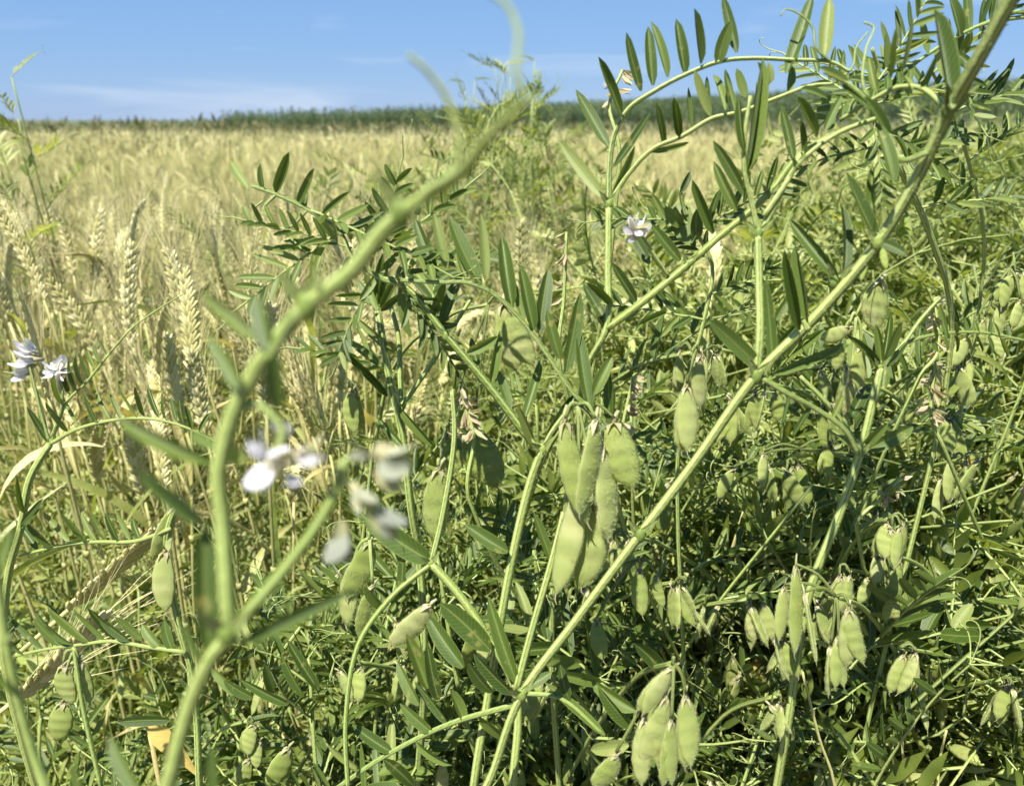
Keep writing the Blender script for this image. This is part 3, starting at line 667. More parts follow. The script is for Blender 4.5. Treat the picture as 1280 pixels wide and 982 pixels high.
pod_plant('vetch stalk with hairy grey green pods hanging right of the middle', (865,440,.33), [(858,484,862,564,0,27,.3), (874,446,870,508,.003,22,.5), (850,440,846,490,.005,12,.3)])
pod_plant('vetch stalk with woolly pale pods behind the dark leaning stem', (610,380,.37), [(630,380,650,462,0,36,.2), (592,538,608,612,.002,46,.2), (560,540,575,590,.006,26,.3)])
pod_plant('vetch stalk with pods hanging under the diagonal stem near the centre', (795,700,.35), [(800,712,797,770,0,22,.2), (746,776,748,826,.002,22,.3), (820,720,822,760,.004,16,.2), (733,738,728,775,.003,26,1.2)], False)
pod_plant('vetch stalk with two pods among dark leaves at right of the middle', (1000,560,.40), [(1038,557,1028,594,0,18,.2), (917,588,894,620,.002,18,.3), (954,568,954,610,.0,14,.4), (1176,600,1170,650,.004,14,.2)], False)
pod_plant('vetch stalk with ripening yellow pods at the bottom left', (310,900,.39), [(318,906,300,940,0,20,.2), (324,926,312,958,.002,17,.3), (360,935,340,985,.0,24,.4), (310,950,300,980,.004,18,.2)], False)
# withered flower clusters
def withered(label, pts, n, size=.006):
    st = [P(pts[0][0]+rng.choice((-1, 1))*U(120, 220), 1010, pts[0][2]+.22)]+[P(*p) for p in pts]
    h = Plant(label, root_down(st[0])[0]); h.stem(root_down(st[0])+st, [.0014, .0007], 6, 0)
    mb = MB(); b0 = P(*pts[-1]); q = [P(*p)-b0 for p in pts[-2:]]
    for i in range(n):
        t = i/max(n-1, 1); p = q[0].lerp(q[1], t); d = (Vector((U(-1, 1), U(-1, .3), U(-.9, .1)))).normalized()
        L = size*U(.8, 1.3)
        for k in range(3):
            e = (d+rv(.35)).normalized(); side = e.cross(rv()).normalized()
            blade(mb, [p, p+e*L*.5+Vector((0, 0, -.0004)), p+e*L], [.0003, .0011, .0002], side, k == 0, .3, 1)
    obj('withered_flowers', mb.mesh('withered_flowers', ['brown', 'calyx']), h.t, TR(h.loc(b0)))
withered('vetch stalk with a pinkish brown withered flower head left of the big pods', [(585,620,.33), (592,545,.33), (574,482,.33)], 16, .007)
withered('vetch stalk with cream dried flowers in a row right of the big pods', [(770,620,.35), (776,545,.35), (792,470,.35)], 14)
withered('vetch stalk with grey withered flowers at right above the leaf arch', [(1150,470,.36), (1172,440,.36), (1168,372,.36)], 12)
withered('vetch stalk with a drooping grey withered flower head at the right', [(1180,560,.37), (1164,520,.37), (1170,450,.37)], 16, .007)
withered('vetch stalk with a small pale dried flower head at right of the lower middle', [(1070,655,.36), (1105,620,.36), (1125,598,.36)], 9)
withered('vetch stalk with pale buds against the sky beside the upright plant', [(775,200,.36), (762,130,.36), (778,88,.36)], 8, .007)
withered('vetch stalk with a brown dried flower head by the thin upright stalk', [(700,460,.34), (705,370,.34), (708,290,.34)], 8)

def sprigs(plant, spots, s=(.8, 1.1), up=.4, pool=None):
    for (x, y, d, dx, dy) in spots:
        p = plant.loc(P(x, y, d)); put_leaf(plant.t, p, (Vector((dx, U(-.3, .3), 0))+UPV*dy).normalized(), -FWD*.7+Vector((0, 0, up))+rv(.3), U(*s)*d/.33, True, pool or rng.choice((LEAVES, BIG)))
top = Plant('tangled vetch shoot with crowded young leaves under the horizon at top right', root_down(P(1190,420,.36))[0])
stt = [P(1190,420,.36), P(1165,300,.33), P(1120,200,.31), P(1092,140,.30), P(1098,90,.295), P(1090,60,.29)]
top.stem(root_down(stt[0])+stt, [.0014, .0012, .0006], 8, .12)
sprigs(top, [(1092,140,.30,-.6,.5), (1094,130,.30,.8,.2), (1098,100,.295,.5,.8), (1100,160,.305,.9,-.4), (1110,180,.31,-.9,-.2), (1120,200,.31,.8,.3), (1092,145,.3,.1,-.9), (1150,260,.325,.9,.2)], (.55, .75), pool=LEAVES)
stt = [P(1230,330,.40), P(1210,200,.36), P(1180,120,.33), P(1165,90,.32)]
top.stem(root_down(stt[0])+stt, [.0012, .0006], 6, 0, 'branch'); sprigs(top, [(1180,120,.33,-.9,.3), (1190,140,.34,.8,.4), (1166,92,.32,.9,.8), (1212,200,.36,.9,.5), (1218,240,.37,-.9,.4)], (.55, .8), pool=LEAVES)
up = Plant('vetch shoot leaning in behind the thick stem end in the top right corner', root_down(P(1340,300,.40))[0])
stt = [P(1340,300,.40), P(1330,180,.36), P(1290,20,.32), P(1230,30,.31), P(1150,75,.30), P(1125,98,.30)]
up.stem(root_down(stt[0])+stt, [.0013, .0006], 8, .12)
up.leaf([(1290,20,.32), (1230,30,.31), (1190,50,.305), (1150,75,.30)], [(1200,44,1192,-8,14), (1212,38,1204,-20,11), (1225,30,1236,-15,13), (1180,52,1165,5,12), (1160,66,1150,25,9), (1240,28,1250,-12,12), (1215,40,1200,70,10), (1190,50,1185,85,9), (1170,60,1178,100,10)], r=(.0009, .0006))
sprigs(up, [(1290,20,.32,-.3,1), (1150,75,.30,-.9,-.4), (1190,50,.305,.3,-1)], (.6, .8), pool=LEAVES)
mid = Plant('slender leafy vetch shoot rising between the two upright stalks', root_down(P(850,520,.36))[0])
stt = [P(850,520,.36), P(880,400,.345), P(890,330,.34), P(858,270,.335), P(850,235,.33)]
mid.stem(root_down(stt[0])+stt, [.0012, .0006], 8, .12)
mid.leaf([(858,270,.335), (852,250,.333), (850,235,.33)], [(862,305,848,252,26), (852,280,832,262,16), (870,300,872,262,15), (850,240,865,215,9)])
sprigs(mid, [(880,400,.345,-.9,.2), (885,370,.343,.9,.3), (890,330,.34,-.7,.7), (870,290,.337,.7,.5), (862,280,.336,-.9,.1)], (.55, .8), pool=LEAVES)

for i in range(26):
    px, py, d = (U(430, 1260), U(600, 900), U(.33, .42)) if i < 16 else (U(880, 1270), U(420, 600), U(.38, .46))
    pod_plant(where('vetch stalk with small hanging pods', P(px, py, d)), (px, py, d), [(px+U(-14, 14)+k*6-9, py+U(4, 16), px+U(-18, 18)+k*6-9, py+U(46, 62), U(-.006, .006), U(13, 18), U(0, 3)) for k in range(rng.choice((3, 4, 5)))], True)

# ---------------------------------------------------------------- the rest of the vetch stand, plant by plant
def field_plant(tip, label, group, fine, nleaf, pods=0, scale=1.0, big=False, up_len=None, name='vetch_plant', droop=.5):
    base = Vector((tip.x+U(-.16, .16), max(.28, tip.y+U(-.06, .22)), 0))
    h = Plant(label, base, name, group)
    mid = base.lerp(tip, .55)+Vector((U(-.05, .05), U(-.04, .04), .05))
    hv = Vector((U(-.05, .05), U(-.05, .03), 0))
    pts = [base, base.lerp(mid, .5)+rv(.015), mid, mid.lerp(tip, .55)+hv*.6+Vector((0, 0, .015)), tip]
    q = catmull([h.loc(p) for p in pts], 5); mb = MB()
    tube(mb, q, [.0019*scale, .0017*scale, .0009*scale], 6 if fine else 4, 0, .1 if fine else 0)
    obj('stem', mb.mesh('stem', ['stem' if fine else 'stem2']), h.t)
    n = len(q); a = U(0, 6.28)
    for i in range(nleaf):
        t = 1-(i/nleaf)**1.1*(up_len or .75); k = t*(n-1); j = min(int(k), n-2); p = q[j].lerp(q[j+1], k-j)
        T_ = (q[j+1]-q[j]).normalized(); a += math.pi+U(-.6, .6)
        side = Vector((math.cos(a), math.sin(a), 0)); side = (side-T_*side.dot(T_)).normalized()
        d = (side+T_*U(.3, 1.1)).normalized(); s = scale*U(.8, 1.15)*(1-.35*(i == 0))
        put_leaf(h.t, p, d, T_*1.0-side*.3+rv(.2), s, fine, BIG if big else LEAVES)
    for i in range(pods):
        t = U(.55, .98); k = t*(n-1); j = min(int(k), n-2); p = q[j].lerp(q[j+1], k-j)
        side = Vector((U(-1, 1), U(-1, .2), U(0, .4))).normalized(); e = p+side*U(.015, .03)
        m_ = MB(); tube(m_, catmull([Vector((0, 0, 0)), (e-p)*.5+Vector((0, 0, .006)), e-p], 3), [.0008, .0006], 4)
        npod = rng.choice((2, 3, 4)); pos = []
        for r_ in range(npod):
            s = scale*U(.020, .028); ww = s*U(.85, 1.15)
            mm = TR(e-p+Vector((U(-.006, .006), U(-.006, .006), U(-.012, 0)))) @ Matrix.Rotation(U(0, 6.3), 4, 'Z') @ Matrix.Rotation(U(0, .55), 4, 'X') @ Matrix.Diagonal((ww, ww, s, 1))
            pos.append((rng.randrange(2), mm))
        if fine:
            o = obj('pod_cluster', m_.mesh('pod_stalk', ['stem2']), h.t, TR(p))
            for r_, mm in pos: obj('pod', rng.choice(POD_ME), o, mm)
        else:
            m2 = MB(); m2.merge(m_)
            for r_, mm in pos: m2.merge(POD_LO[r_], mm, mi=1)
            obj('pod_cluster', m2.mesh('pod_cluster', ['stem2', 'pod']), h.t, TR(p))
    return h
NP = 0
def region(count, x0, x1, y0, y1, d0, d1, desc, fine, nleaf, podp=.3, scale=1.0, bigp=.4, zmax=.88, fn=None):
    """tips of plants seen between pixel columns x0..x1 and rows y0..y1, d0..d1 metres away"""
    kinds = {}
    for i in range(count):
        for _ in range(30):
            x, y, d = U(x0, x1), U(y0, y1), U(d0, d1)
            tip = P(x, y, d)
            if tip.z < zmax and tip.z > .12 and (fn is None or fn(x, y, d)): break
        pods = rng.choice((1, 2, 3)) if rng.random() < podp else 0
        big = rng.random() < bigp
        lab = where('%s vetch plant %s, its tip' % ('broad-leaved' if big else 'narrow-leaved', 'with pods' if pods else 'without pods'), tip)
        field_plant(tip, lab, 'vetch plants '+desc, fine, nleaf, pods, scale*U(.85, 1.1), big)
region(28, 420, 760, 620, 990, .37, .54, 'in the tangle at the bottom centre', True, 8, .8, scale=1.0, bigp=.4)
region(19, 760, 1320, 580, 990, .38, .60, 'in the tangle at the lower right', True, 8, .9, scale=1.0, bigp=.3)
region(14, 860, 1320, 400, 620, .46, .72, 'in the stand at the right', True, 9, .7)
region(14, -40, 400, 760, 990, .42, .60, 'in the thin growth at the bottom left', True, 7, .35)
region(10, 430, 860, 480, 660, .50, .70, 'behind the big pods in the middle', True, 9, .4)
region(18, 800, 1330, 330, 520, .70, 1.0, 'in the middle distance at the right', False, 9, .6)
region(12, 440, 800, 400, 560, .65, .95, 'in the middle distance behind the centre stems', False, 8, .4)
region(40, 985, 1340, 185, 340, .9, 1.6, 'far back at the right', False, 9, .4, fn=lambda x, y, d: y > 330-(x-985)*.55)
region(34, 470, 770, 118, 250, 1.0, 1.5, 'in the tall clump under the horizon at the centre', False, 10, .15, zmax=1.0, fn=lambda x, y, d: y > 115+abs(x-640)*.55)
region(13, 570, 700, 76, 125, 1.05, 1.25, 'poking above the horizon at the centre', False, 6, 0, scale=.9, bigp=0, zmax=1.1)
region(16, 250, 520, 240, 400, .95, 1.5, 'scattered among the wheat left of centre', False, 7, .1)
region(6, -20, 35, 120, 330, .85, 1.1, 'at the left edge among the wheat', False, 7, 0, zmax=1.05)
region(1, 14, 15, 96, 97, .85, .86, 'reaching above the horizon at the left edge', False, 6, 0, scale=.9, bigp=0, zmax=1.1)
region(8, 60, 420, 640, 760, .6, .8, 'low between the wheat stalks at the left', False, 8, .3)

# ---------------------------------------------------------------- wheat
def ellip(mb, m, su=5, sv=4, mi=0):
    vs = []; uvs = []; fs = []
    for i in range(sv+1):
        th = math.pi*i/sv
        for j in range(su):
            a = 2*math.pi*j/su
            vs.append(m @ Vector((math.sin(th)*math.cos(a), -math.cos(th), math.sin(th)*math.sin(a)))); uvs.append((j/su, i/sv))
    for i in range(sv):
        for j in range(su):
            a = i*su+j; b = i*su+(j+1) % su; fs.append((a, b, b+su, a+su))
    mb.add(vs, fs, mi, uvs)
def spikelet_mb(lo=False):
    mb = MB()
    for k, (ang, L, off) in enumerate(((-.42, .0062, 0), (.42, .0062, 0), (0, .0068, .0012))[:(3 if not lo else 2)]):
        m = Matrix.Rotation(ang, 4, 'Z') @ TR((0, L*.75+off, 0)) @ Matrix.Diagonal((.0022, L, .0021, 1))
        ellip(mb, m, 5 if not lo else 4, 4 if not lo else 3)
    return mb
SPIKE = spikelet_mb(); SPIKE_LO = spikelet_mb(True); SPIKE_ME = SPIKE.mesh('spikelet', ['ear'])
EARS = []
for e in range(7):
    nod = [.15, .4, .8, 1.4, 1.9, .25, .6][e]; n = rng.choice((17, 19, 21)); L = n*.0043
    pts = []; p = Vector((0, 0, 0)); 
    for i in range(n+1):
        a = nod*(i/n); pts.append(p.copy()); p = p+Vector((math.sin(a), 0, math.cos(a)))*(L/n)
    mb = MB(); tube(mb, pts, [.0012, .0007], 4)
    T, N = frames(pts); mats = []; aw = MB(); roll = U(0, 3)
    for i in range(n):
        s = -1 if i % 2 else 1
        X = Quaternion(T[i], roll) @ Vector((0, 1, 0)); up = T[i]
        d = (up*.95+X*s*.34).normalized(); k = .75+.35*math.sin(math.pi*min(1, (i+2)/n))
        m = axes(pts[i]+X*s*.0006, d, up.cross(X)*1.0, k*.82, k, k*.82); mats.append(m)
        for q in range(2):
            b = m @ Vector((U(-.002, .002), .013, 0)); dd = (up*1.0+X*s*U(.1, .45)+up.cross(X)*U(-.25, .25)+rv(.06)).normalized(); Lw = U(.04, .075)
            c = b+dd*Lw*.5+rv(.001); t = b+dd*Lw+X*s*.004; sd_ = dd.cross(Vector((0.3, 1, 0))).normalized()*.00027; s2 = dd.cross(sd_).normalized()*.00027
            aw.add([b-sd_, b+sd_, b+s2, c-sd_*.7, c+sd_*.7, c+s2*.7, t], [(0, 1, 4, 3), (1, 2, 5, 4), (2, 0, 3, 5), (3, 4, 6), (4, 5, 6), (5, 3, 6)])
    lo = MB(); lo.merge(mb)
    for m in mats: lo.merge(SPIKE_LO, m, mi=0)
    awlo = MB()
    far = MB()   # very plain ear for the open field
    for i in range(0, n-1, 2):
        for s in (1, -1):
            X = Quaternion(T[i], roll) @ Vector((0, 1, 0)); q = pts[i]+X*s*.003
            ellip(far, axes(q, T[i]*.9+X*s*.35, X.cross(T[i]), .0036, .008, .0034), 4, 2)
    tube(far, [pts[-1]+T[-1]*.0, pts[-1]+T[-1]*.02+rv(.01), pts[-1]+T[-1]*.05+rv(.02)], [.0011, .0003], 3, cap=False)
    EARS.append(dict(me=mb.mesh('ear', ['straw']), mats=mats, awns=aw.mesh('awns', ['awn'], False), lo=lo.mesh('ear', ['ear']), lomb=lo, far=far, end=pts[-1], aw=aw))
def dry_leaf_mb(L, w_, curl, segs=8):
    mb = MB(); pts = []; p = Vector((0, 0, 0)); a = .25
    for i in range(segs+1):
        pts.append(p.copy()); a += curl/segs*(.5+i/segs); p = p+Vector((math.sin(a), U(-.1, .1), math.cos(a)))*(L/segs)
    blade(mb, pts, [w_*(1-(i/segs)**2.2)*(.6+.4*min(1, i*.6))+.0003 for i in range(segs+1)], Vector((-1, 0, .3)), 0, .25, 1, twist=U(-3, 3)); return mb
DRY = [dry_leaf_mb(U(.12, .22), U(.003, .005), U(1.0, 2.8)) for i in range(6)]
DRY_ME = [m_.mesh('leaf_blade', [k]) for m_, k in zip(DRY, ('dry', 'leaf_mid', 'dry', 'straw', 'leaf_mid', 'dry'))]
def wheat(x, y, H, label, group, fine, ear=None, lean=None, yaw=None, scale=1.0):
    EC = rng.choice((0, 0, 0, 1, 1, 5, 5, 6, 2, 3, 4))
    lean = lean or (U(-.07, .07), U(-.06, .06))
    if label is None: label = where('%s wheat plant, %s ear' % ('left-leaning' if lean[0] < -.02 else 'right-leaning' if lean[0] > .02 else 'straight', 'drooping' if EC in (3, 4) else 'nodding' if EC in (2, 6) else 'upright'), Vector((x+lean[0], y+lean[1], H+.04)))
    h = thing('wheat_plant', label, 'wheat', (x, y, 0), group)
    lx, ly = lean or (U(-.07, .07), U(-.06, .06)); e = EARS[ear if ear is not None else EC]
    pts = catmull([Vector((0, 0, 0)), Vector((lx*.2, ly*.2, H*.4)), Vector((lx*.55, ly*.55, H*.75)), Vector((lx, ly, H))], 4)
    mb = MB(); tube(mb, pts, [.0019, .0016, .0012], 6 if fine else 4)
    for t in (5, 9): tube(mb, [pts[t]-Vector((0, 0, .003)), pts[t]+Vector((0, 0, .003))], .0024, 5)
    obj('stalk', mb.mesh('stalk', ['straw']), h)
    T_ = (pts[-1]-pts[-2]).normalized(); m = TR(pts[-1]) @ T_.to_track_quat('Z', 'Y').to_matrix().to_4x4() @ Matrix.Rotation(U(0, 6.28) if yaw is None else yaw, 4, 'Z') @ Matrix.Scale(U(.85, 1.1)*scale, 4)
    if fine:
        o = obj('ear', e['me'], h, m)
        for k in e['mats']: obj('spikelet', SPIKE_ME, o, k)
        obj('awns', e['awns'], o, kind='stuff')
    else:
        o = obj('ear', e['lo'], h, m); obj('awns', e['awns'], o, kind='stuff')
    for i in range(rng.choice((1, 2, 2))):
        p = pts[rng.choice((4, 6, 8, 10))]; obj('leaf_blade', rng.choice(DRY_ME), h, TR(p) @ Matrix.Rotation(U(0, 6.28), 4, 'Z') @ Matrix.Scale(U(.7, 1.1), 4))
    return h
def wheat_at(px, py, d, **k):
    """a stalk whose ear starts at that spot of the view"""
    p = P(px, py, d); lean = k.pop('lean', (U(-.06, .06), U(-.05, .05)))
    return wheat(p.x-lean[0], p.y-lean[1], p.z, lean=lean, **k)
# single ears one can point to
wheat_at(88, 760, .42, label='thick pale wheat ear lying slanted under the feathery leaves at the left', group=None, fine=True, ear=0, lean=(.42, .0), yaw=0, scale=1.0)
wheat_at(22, 872, .42, label='lower slanted thick wheat ear near the bottom left corner', group=None, fine=True, ear=5, lean=(.42, .0), yaw=1, scale=1.0)
wheat_at(240, 470, .62, label='upright wheat ear left of the blurred stem with crisp spikelets', group=None, fine=True, ear=0)
wheat_at(258, 545, .60, label='lower upright wheat ear beside the blurred leaflets', group=None, fine=True, ear=5)
wheat_at(165, 320, .80, label='nodding wheat ear bending right above the wheat at the left', group=None, fine=True, ear=3, lean=(.03, 0), yaw=0)
wheat_at(150, 335, .85, label='lower of two wheat ears bending right at the left', group=None, fine=True, ear=4, lean=(.03, 0), yaw=0)
wheat_at(55, 375, .72, label='wheat ear with long spreading awns near the left edge', group=None, fine=True, ear=1)
wheat_at(650, 380, .75, label='pale plump wheat ear standing behind the centre stems', group=None, fine=True, ear=0)
wheat_at(890, 365, .62, label='drooping pale wheat ear right of the upright stalk', group=None, fine=True, ear=4, lean=(.03, 0), yaw=0)
def wregion(count, x0, x1, d0, d1, label, fine, h0=.66, h1=.80, fn=None):
    for i in range(count):
        for _ in range(40):
            d = math.sqrt(U(d0*d0, d1*d1)); px = U(x0, x1); H = U(h0, h1)
            x = (px-640)/F*d*1.0; y = d
            if fn is None or fn(px, d): break
        wheat(x, y, H-.04, None, 'wheat in the field', fine)
wregion(120, -60, 480, .55, 1.0, 'awned wheat plant in the front of the field at the left', True)
wregion(40, 470, 820, .75, 1.15, 'awned wheat plant behind the vetch at the centre', True, .64, .76)
wregion(110, -80, 560, 1.0, 1.9, 'wheat plant in the thick of the field at the left', False, .68, .80)
wregion(90, 560, 1090, 1.0, 2.0, 'wheat plant in the gap right of the centre', False, .66, .78)

# ---------------------------------------------------------------- masses: one object each, geometry nodes on points
def scatter(name, protos, pts, mats, label=None, cat=None):
    """protos: list of MB with material indices; pts: (k, loc, (rx,ry,rz), scale)"""
    vs = []; fs = []; ms = []; uv = []; pid = []
    for k, mb in enumerate(protos):
        o = len(vs); vs += mb.v; uv += mb.uv; pid += [k+1]*len(mb.v); fs += [tuple(i+o for i in f) for f in mb.f]; ms += mb.m
    np_ = len(vs)
    vs += [p[1] for p in pts]; pid += [0]*len(pts)
    me = bpy.data.meshes.new(name); me.from_pydata([tuple(v) for v in vs], [], fs)
    for m_ in mats: me.materials.append(M[m_])
    me.polygons.foreach_set('material_index', ms); me.polygons.foreach_set('use_smooth', [True]*len(fs))
    ul = me.uv_layers.new(name='UVMap'); flat = []
    for f in fs:
        for i in f: flat += uv[i]
    ul.data.foreach_set('uv', flat)
    a = me.attributes.new('pid', 'INT', 'POINT'); a.data.foreach_set('value', pid)
    a = me.attributes.new('pk', 'INT', 'POINT'); a.data.foreach_set('value', [-1]*np_+[p[0] for p in pts])
    a = me.attributes.new('prot', 'FLOAT_VECTOR', 'POINT'); a.data.foreach_set('vector', [0.0]*(3*np_)+[c for p in pts for c in p[2]])
    a = me.attributes.new('pscl', 'FLOAT', 'POINT'); a.data.foreach_set('value', [1.0]*np_+[p[3] for p in pts])
    o = bpy.data.objects.new(name, me); COL.objects.link(o); o['kind'] = 'stuff'
    if label: o['label'] = label
    if cat: o['category'] = cat
    g = bpy.data.node_groups.new(name, 'GeometryNodeTree')
    g.interface.new_socket('Geometry', in_out='INPUT', socket_type='NodeSocketGeometry')
    g.interface.new_socket('Geometry', in_out='OUTPUT', socket_type='NodeSocketGeometry')
    n, l = g.nodes, g.links
    gi = n.new('NodeGroupInput'); go = n.new('NodeGroupOutput'); jn = n.new('GeometryNodeJoinGeometry')
    def attr(nm, ty):
        x = n.new('GeometryNodeInputNamedAttribute'); x.data_type = ty; x.inputs['Name'].default_value = nm; return x.outputs['Attribute']
    def eq(s, v):
        x = n.new('FunctionNodeCompare'); x.data_type = 'INT'; x.operation = 'EQUAL'
        l.new(s, [i for i in x.inputs if i.enabled and i.name == 'A'][0]); [i for i in x.inputs if i.enabled and i.name == 'B'][0].default_value = v
        return x.outputs[0]
    def sep(src, sel):
        x = n.new('GeometryNodeSeparateGeometry'); x.domain = 'POINT'; l.new(src, x.inputs['Geometry']); l.new(sel, x.inputs['Selection']); return x.outputs[0]
    pidn, pkn = attr('pid', 'INT'), attr('pk', 'INT')
    P0 = sep(gi.outputs[0], eq(pidn, 0))
    e2r = n.new('FunctionNodeEulerToRotation'); l.new(attr('prot', 'FLOAT_VECTOR'), e2r.inputs[0])
    for k in range(len(protos)):
        pr = sep(gi.outputs[0], eq(pidn, k+1))
        ip = n.new('GeometryNodeInstanceOnPoints'); l.new(P0, ip.inputs['Points']); l.new(eq(pkn, k), ip.inputs['Selection'])
        l.new(pr, ip.inputs['Instance']); l.new(e2r.outputs[0], ip.inputs['Rotation']); l.new(attr('pscl', 'FLOAT'), ip.inputs['Scale'])
        l.new(ip.outputs[0], jn.inputs[0])
    l.new(jn.outputs[0], go.inputs[0])
    md = o.modifiers.new('scatter', 'NODES'); md.node_group = g
    return o
def wheat_simple(H, full=True):
    mb = MB(); lx, ly = U(-.06, .06), U(-.06, .06)
    pts = catmull([Vector((0, 0, 0)), Vector((lx*.4, ly*.4, H*.6)), Vector((lx, ly, H))], 2); tube(mb, pts, [.0018, .0013], 3, 0, cap=False)
    m = TR(pts[-1]) @ Matrix.Rotation(U(0, 6.28), 4, 'Z')
    e = rng.choice(EARS)
    if full: mb.merge(e['lomb'], m, mi=1); mb.merge(e['aw'], m, mi=0)
    else: mb.merge(e['far'], m, mi=1)
    mb.merge(rng.choice(DRY), TR(pts[2]) @ Matrix.Rotation(U(0, 6.28), 4, 'Z'), mi=2)
    return mb
def patch(n, size, h0, h1):
    mb = MB()
    for i in range(n): mb.merge(wheat_simple(U(h0, h1), False), TR((U(-size, size), U(-size, size), 0)))
    return mb
def wedge(d): return 0.72*d+.4
def infield(x, y):
    return True
# wheat just behind the single plants, 1.2 to 5 m
pts = []
for i in range(5200):
    y = math.sqrt(U(1.25**2, 5.2**2)); x = U(-1, 1)*wedge(y)
    px = 640+F*x/y
    if px > 1090+U(-60, 120) and y < 3.2: continue
    pts.append((rng.randrange(6), (x, y, 0), (U(-.12, .12), U(-.12, .12), U(0, 6.28)), U(.88, 1.06)))
for i in range(900):
    y = math.sqrt(U(.62**2, 1.3**2)); px = U(460, 1340); x = (px-640)/F*y
    if y < .8 and px < 800: continue
    pts.append((rng.randrange(6), (x, y, -.06), (U(-.3, .3), U(-.3, .3), U(0, 6.28)), U(.6, .95)))
scatter('wheat_stand', [wheat_simple(U(.62, .72)) for i in range(6)], pts, ['straw', 'ear', 'dry'], 'dense stand of ripening wheat filling the field behind the nearest plants', 'wheat')
pts = []
y = 5.0
while y < 8.6:
    st_ = .5 if y < 9 else .75
    x = -wedge(y)
    while x < wedge(y):
        pts.append((rng.randrange(4), (x+U(-.15, .15), y+U(-.15, .15), 0), (0, 0, rng.choice((0, 1, 2, 3))*math.pi/2+U(-.2, .2)), U(.93, 1.03))); x += st_*.86
    y += st_*.8
scatter('wheat_field', [patch(70, .32, .64, .76) for i in range(4)], pts, ['straw', 'ear', 'dry'], 'wide wheat field running back towards the hill', 'wheat')
# undergrowth between stalks near the camera
def sprig(s, k):
    mb = MB(); a = U(0, 6); pts = [Vector((0, 0, 0)), Vector((U(-.03, .03), U(-.03, .03), .05))*1, Vector((U(-.05, .05), U(-.05, .05), .11)), Vector((U(-.09, .09), U(-.09, .09), .16))]
    q = catmull(pts, 3); tube(mb, q, [.0013, .0008], 4, 0, cap=False)
    for i in range(2, len(q), 2):
        a += 2.4; T_ = (q[i]-q[i-1]).normalized(); side = Vector((math.cos(a), math.sin(a), .2)).normalized()
        mb.merge(rng.choice(LEAVES+BIG)[3], axes(q[i], side+T_*.4, T_, s, s, s))
    if k % 2 == 0:
        for r_ in range(5):
            sc = U(.022, .03); e = q[-2-r_//2*2]+rv(.014); mb.merge(rng.choice(POD_LO), TR(e) @ Matrix.Rotation(U(0, 6.3), 4, 'Z') @ Matrix.Rotation(U(0, .6), 4, 'X') @ Matrix.Diagonal((sc, sc, sc, 1)), mi=2)
    return mb
SPR = [sprig(U(.85, 1.15), k) for k in range(9)]
pts = []
def topz(x, y):
    px = 640+F*x/y
    k = min(1, max(0, (px-700)/200)); t = (.35+.20*k)+(.28-.06*k)*min(1, max(0, (y-.37)/.5))          # rises away from the camera
    if px < 430: t *= .62 if y < .8 else .35
    return t
for i in range(3900):
    y = U(.40, 1.3); x = U(-1, 1)*(.72*y+.1); z = U(.1, 1)**.4*topz(x, y)
    px = 640+F*x/y
    if px < 430 and (y > .8 or rng.random() < .55): continue
    if px < 960 and y > .85: continue
    pts.append((rng.randrange(9), (x, y, z), (U(-.9, .9), U(-.9, .9), U(0, 6.28)), U(.8, 1.15)))
for i in range(420):
    y = U(.75, 2.2); px = U(-60, 480); x = (px-640)/F*y
    pts.append((rng.randrange(9), (x, y, U(.15, .5)), (U(-.9, .9), U(-.9, .9), U(0, 6.28)), U(.8, 1.15)))
scatter('vetch_tangle', SPR, pts, ['stem2', 'leaf_mid', 'pod'], 'tangled green vetch shoots and leaves filling the space between the stems', 'vetch')
# vetch far back at the right, and the centre clump
pts = []
for i in range(3600):
    y = math.sqrt(U(1.4**2, 7.5**2)); x = U(-.1, 1)*wedge(y); px = 640+F*x/y
    lim = 1110+60*math.sin(y*2.1)+(y-1.4)*14
    if px < lim: continue
    pts.append((rng.randrange(9), (x, y, U(.35, 1)**.5*(.72+.05*math.sin(x*3+y*2))), (U(-.7, .7), U(-.7, .7), U(0, 6.28)), U(.9, 1.3)))
for i in range(240):
    y = U(1.0, 1.9); x = random.Random(i).gauss(0.0, .13)*y; z = U(.2, 1)*(.84-abs(x)*.5)
    pts.append((rng.randrange(9), (x, y, z), (U(-.7, .7), U(-.7, .7), U(0, 6.28)), U(.8, 1.1)))
scatter('vetch_mass', SPR, pts, ['stem2', 'leaf_mid', 'pod'], 'mass of vetch climbing over the wheat in the middle distance', 'vetch')
# small ground plants and straw litter
def clover(n):
    mb = MB()
    for i in range(n):
        b = Vector((U(-.03, .03), U(-.03, .03), 0)); t = b+Vector((U(-.02, .02), U(-.02, .02), U(.02, .09))); tube(mb, [b, b.lerp(t, .5)+rv(.004), t], .0006, 3, 0, cap=False)
        for k in range(3):
            a = k*2.1+U(-.2, .2); d = Vector((math.cos(a), math.sin(a), U(-.1, .3))); L = U(.008, .014)
            mb.merge(LEAFLET_LO[0], axes(t, d, Vector((0, 0, 1))+rv(.3), L*.7, L, L), mi=1)
    return mb
def litter(n):
    mb = MB()
    for i in range(n):
        a = U(0, 6.28); b = Vector((U(-.06, .06), U(-.06, .06), U(.002, .01))); d = Vector((math.cos(a), math.sin(a), U(-.05, .15)))*U(.03, .12); tube(mb, [b, b+d*.5+rv(.004), b+d], U(.0006, .0016), 4, 0)
        mb.merge(rng.choice(DRY), TR(b) @ Matrix.Rotation(U(0, 6), 4, 'Z') @ Matrix.Rotation(U(.8, 1.4), 4, 'Y') @ Matrix.Scale(.5, 4), mi=1)
    return mb
pts = []
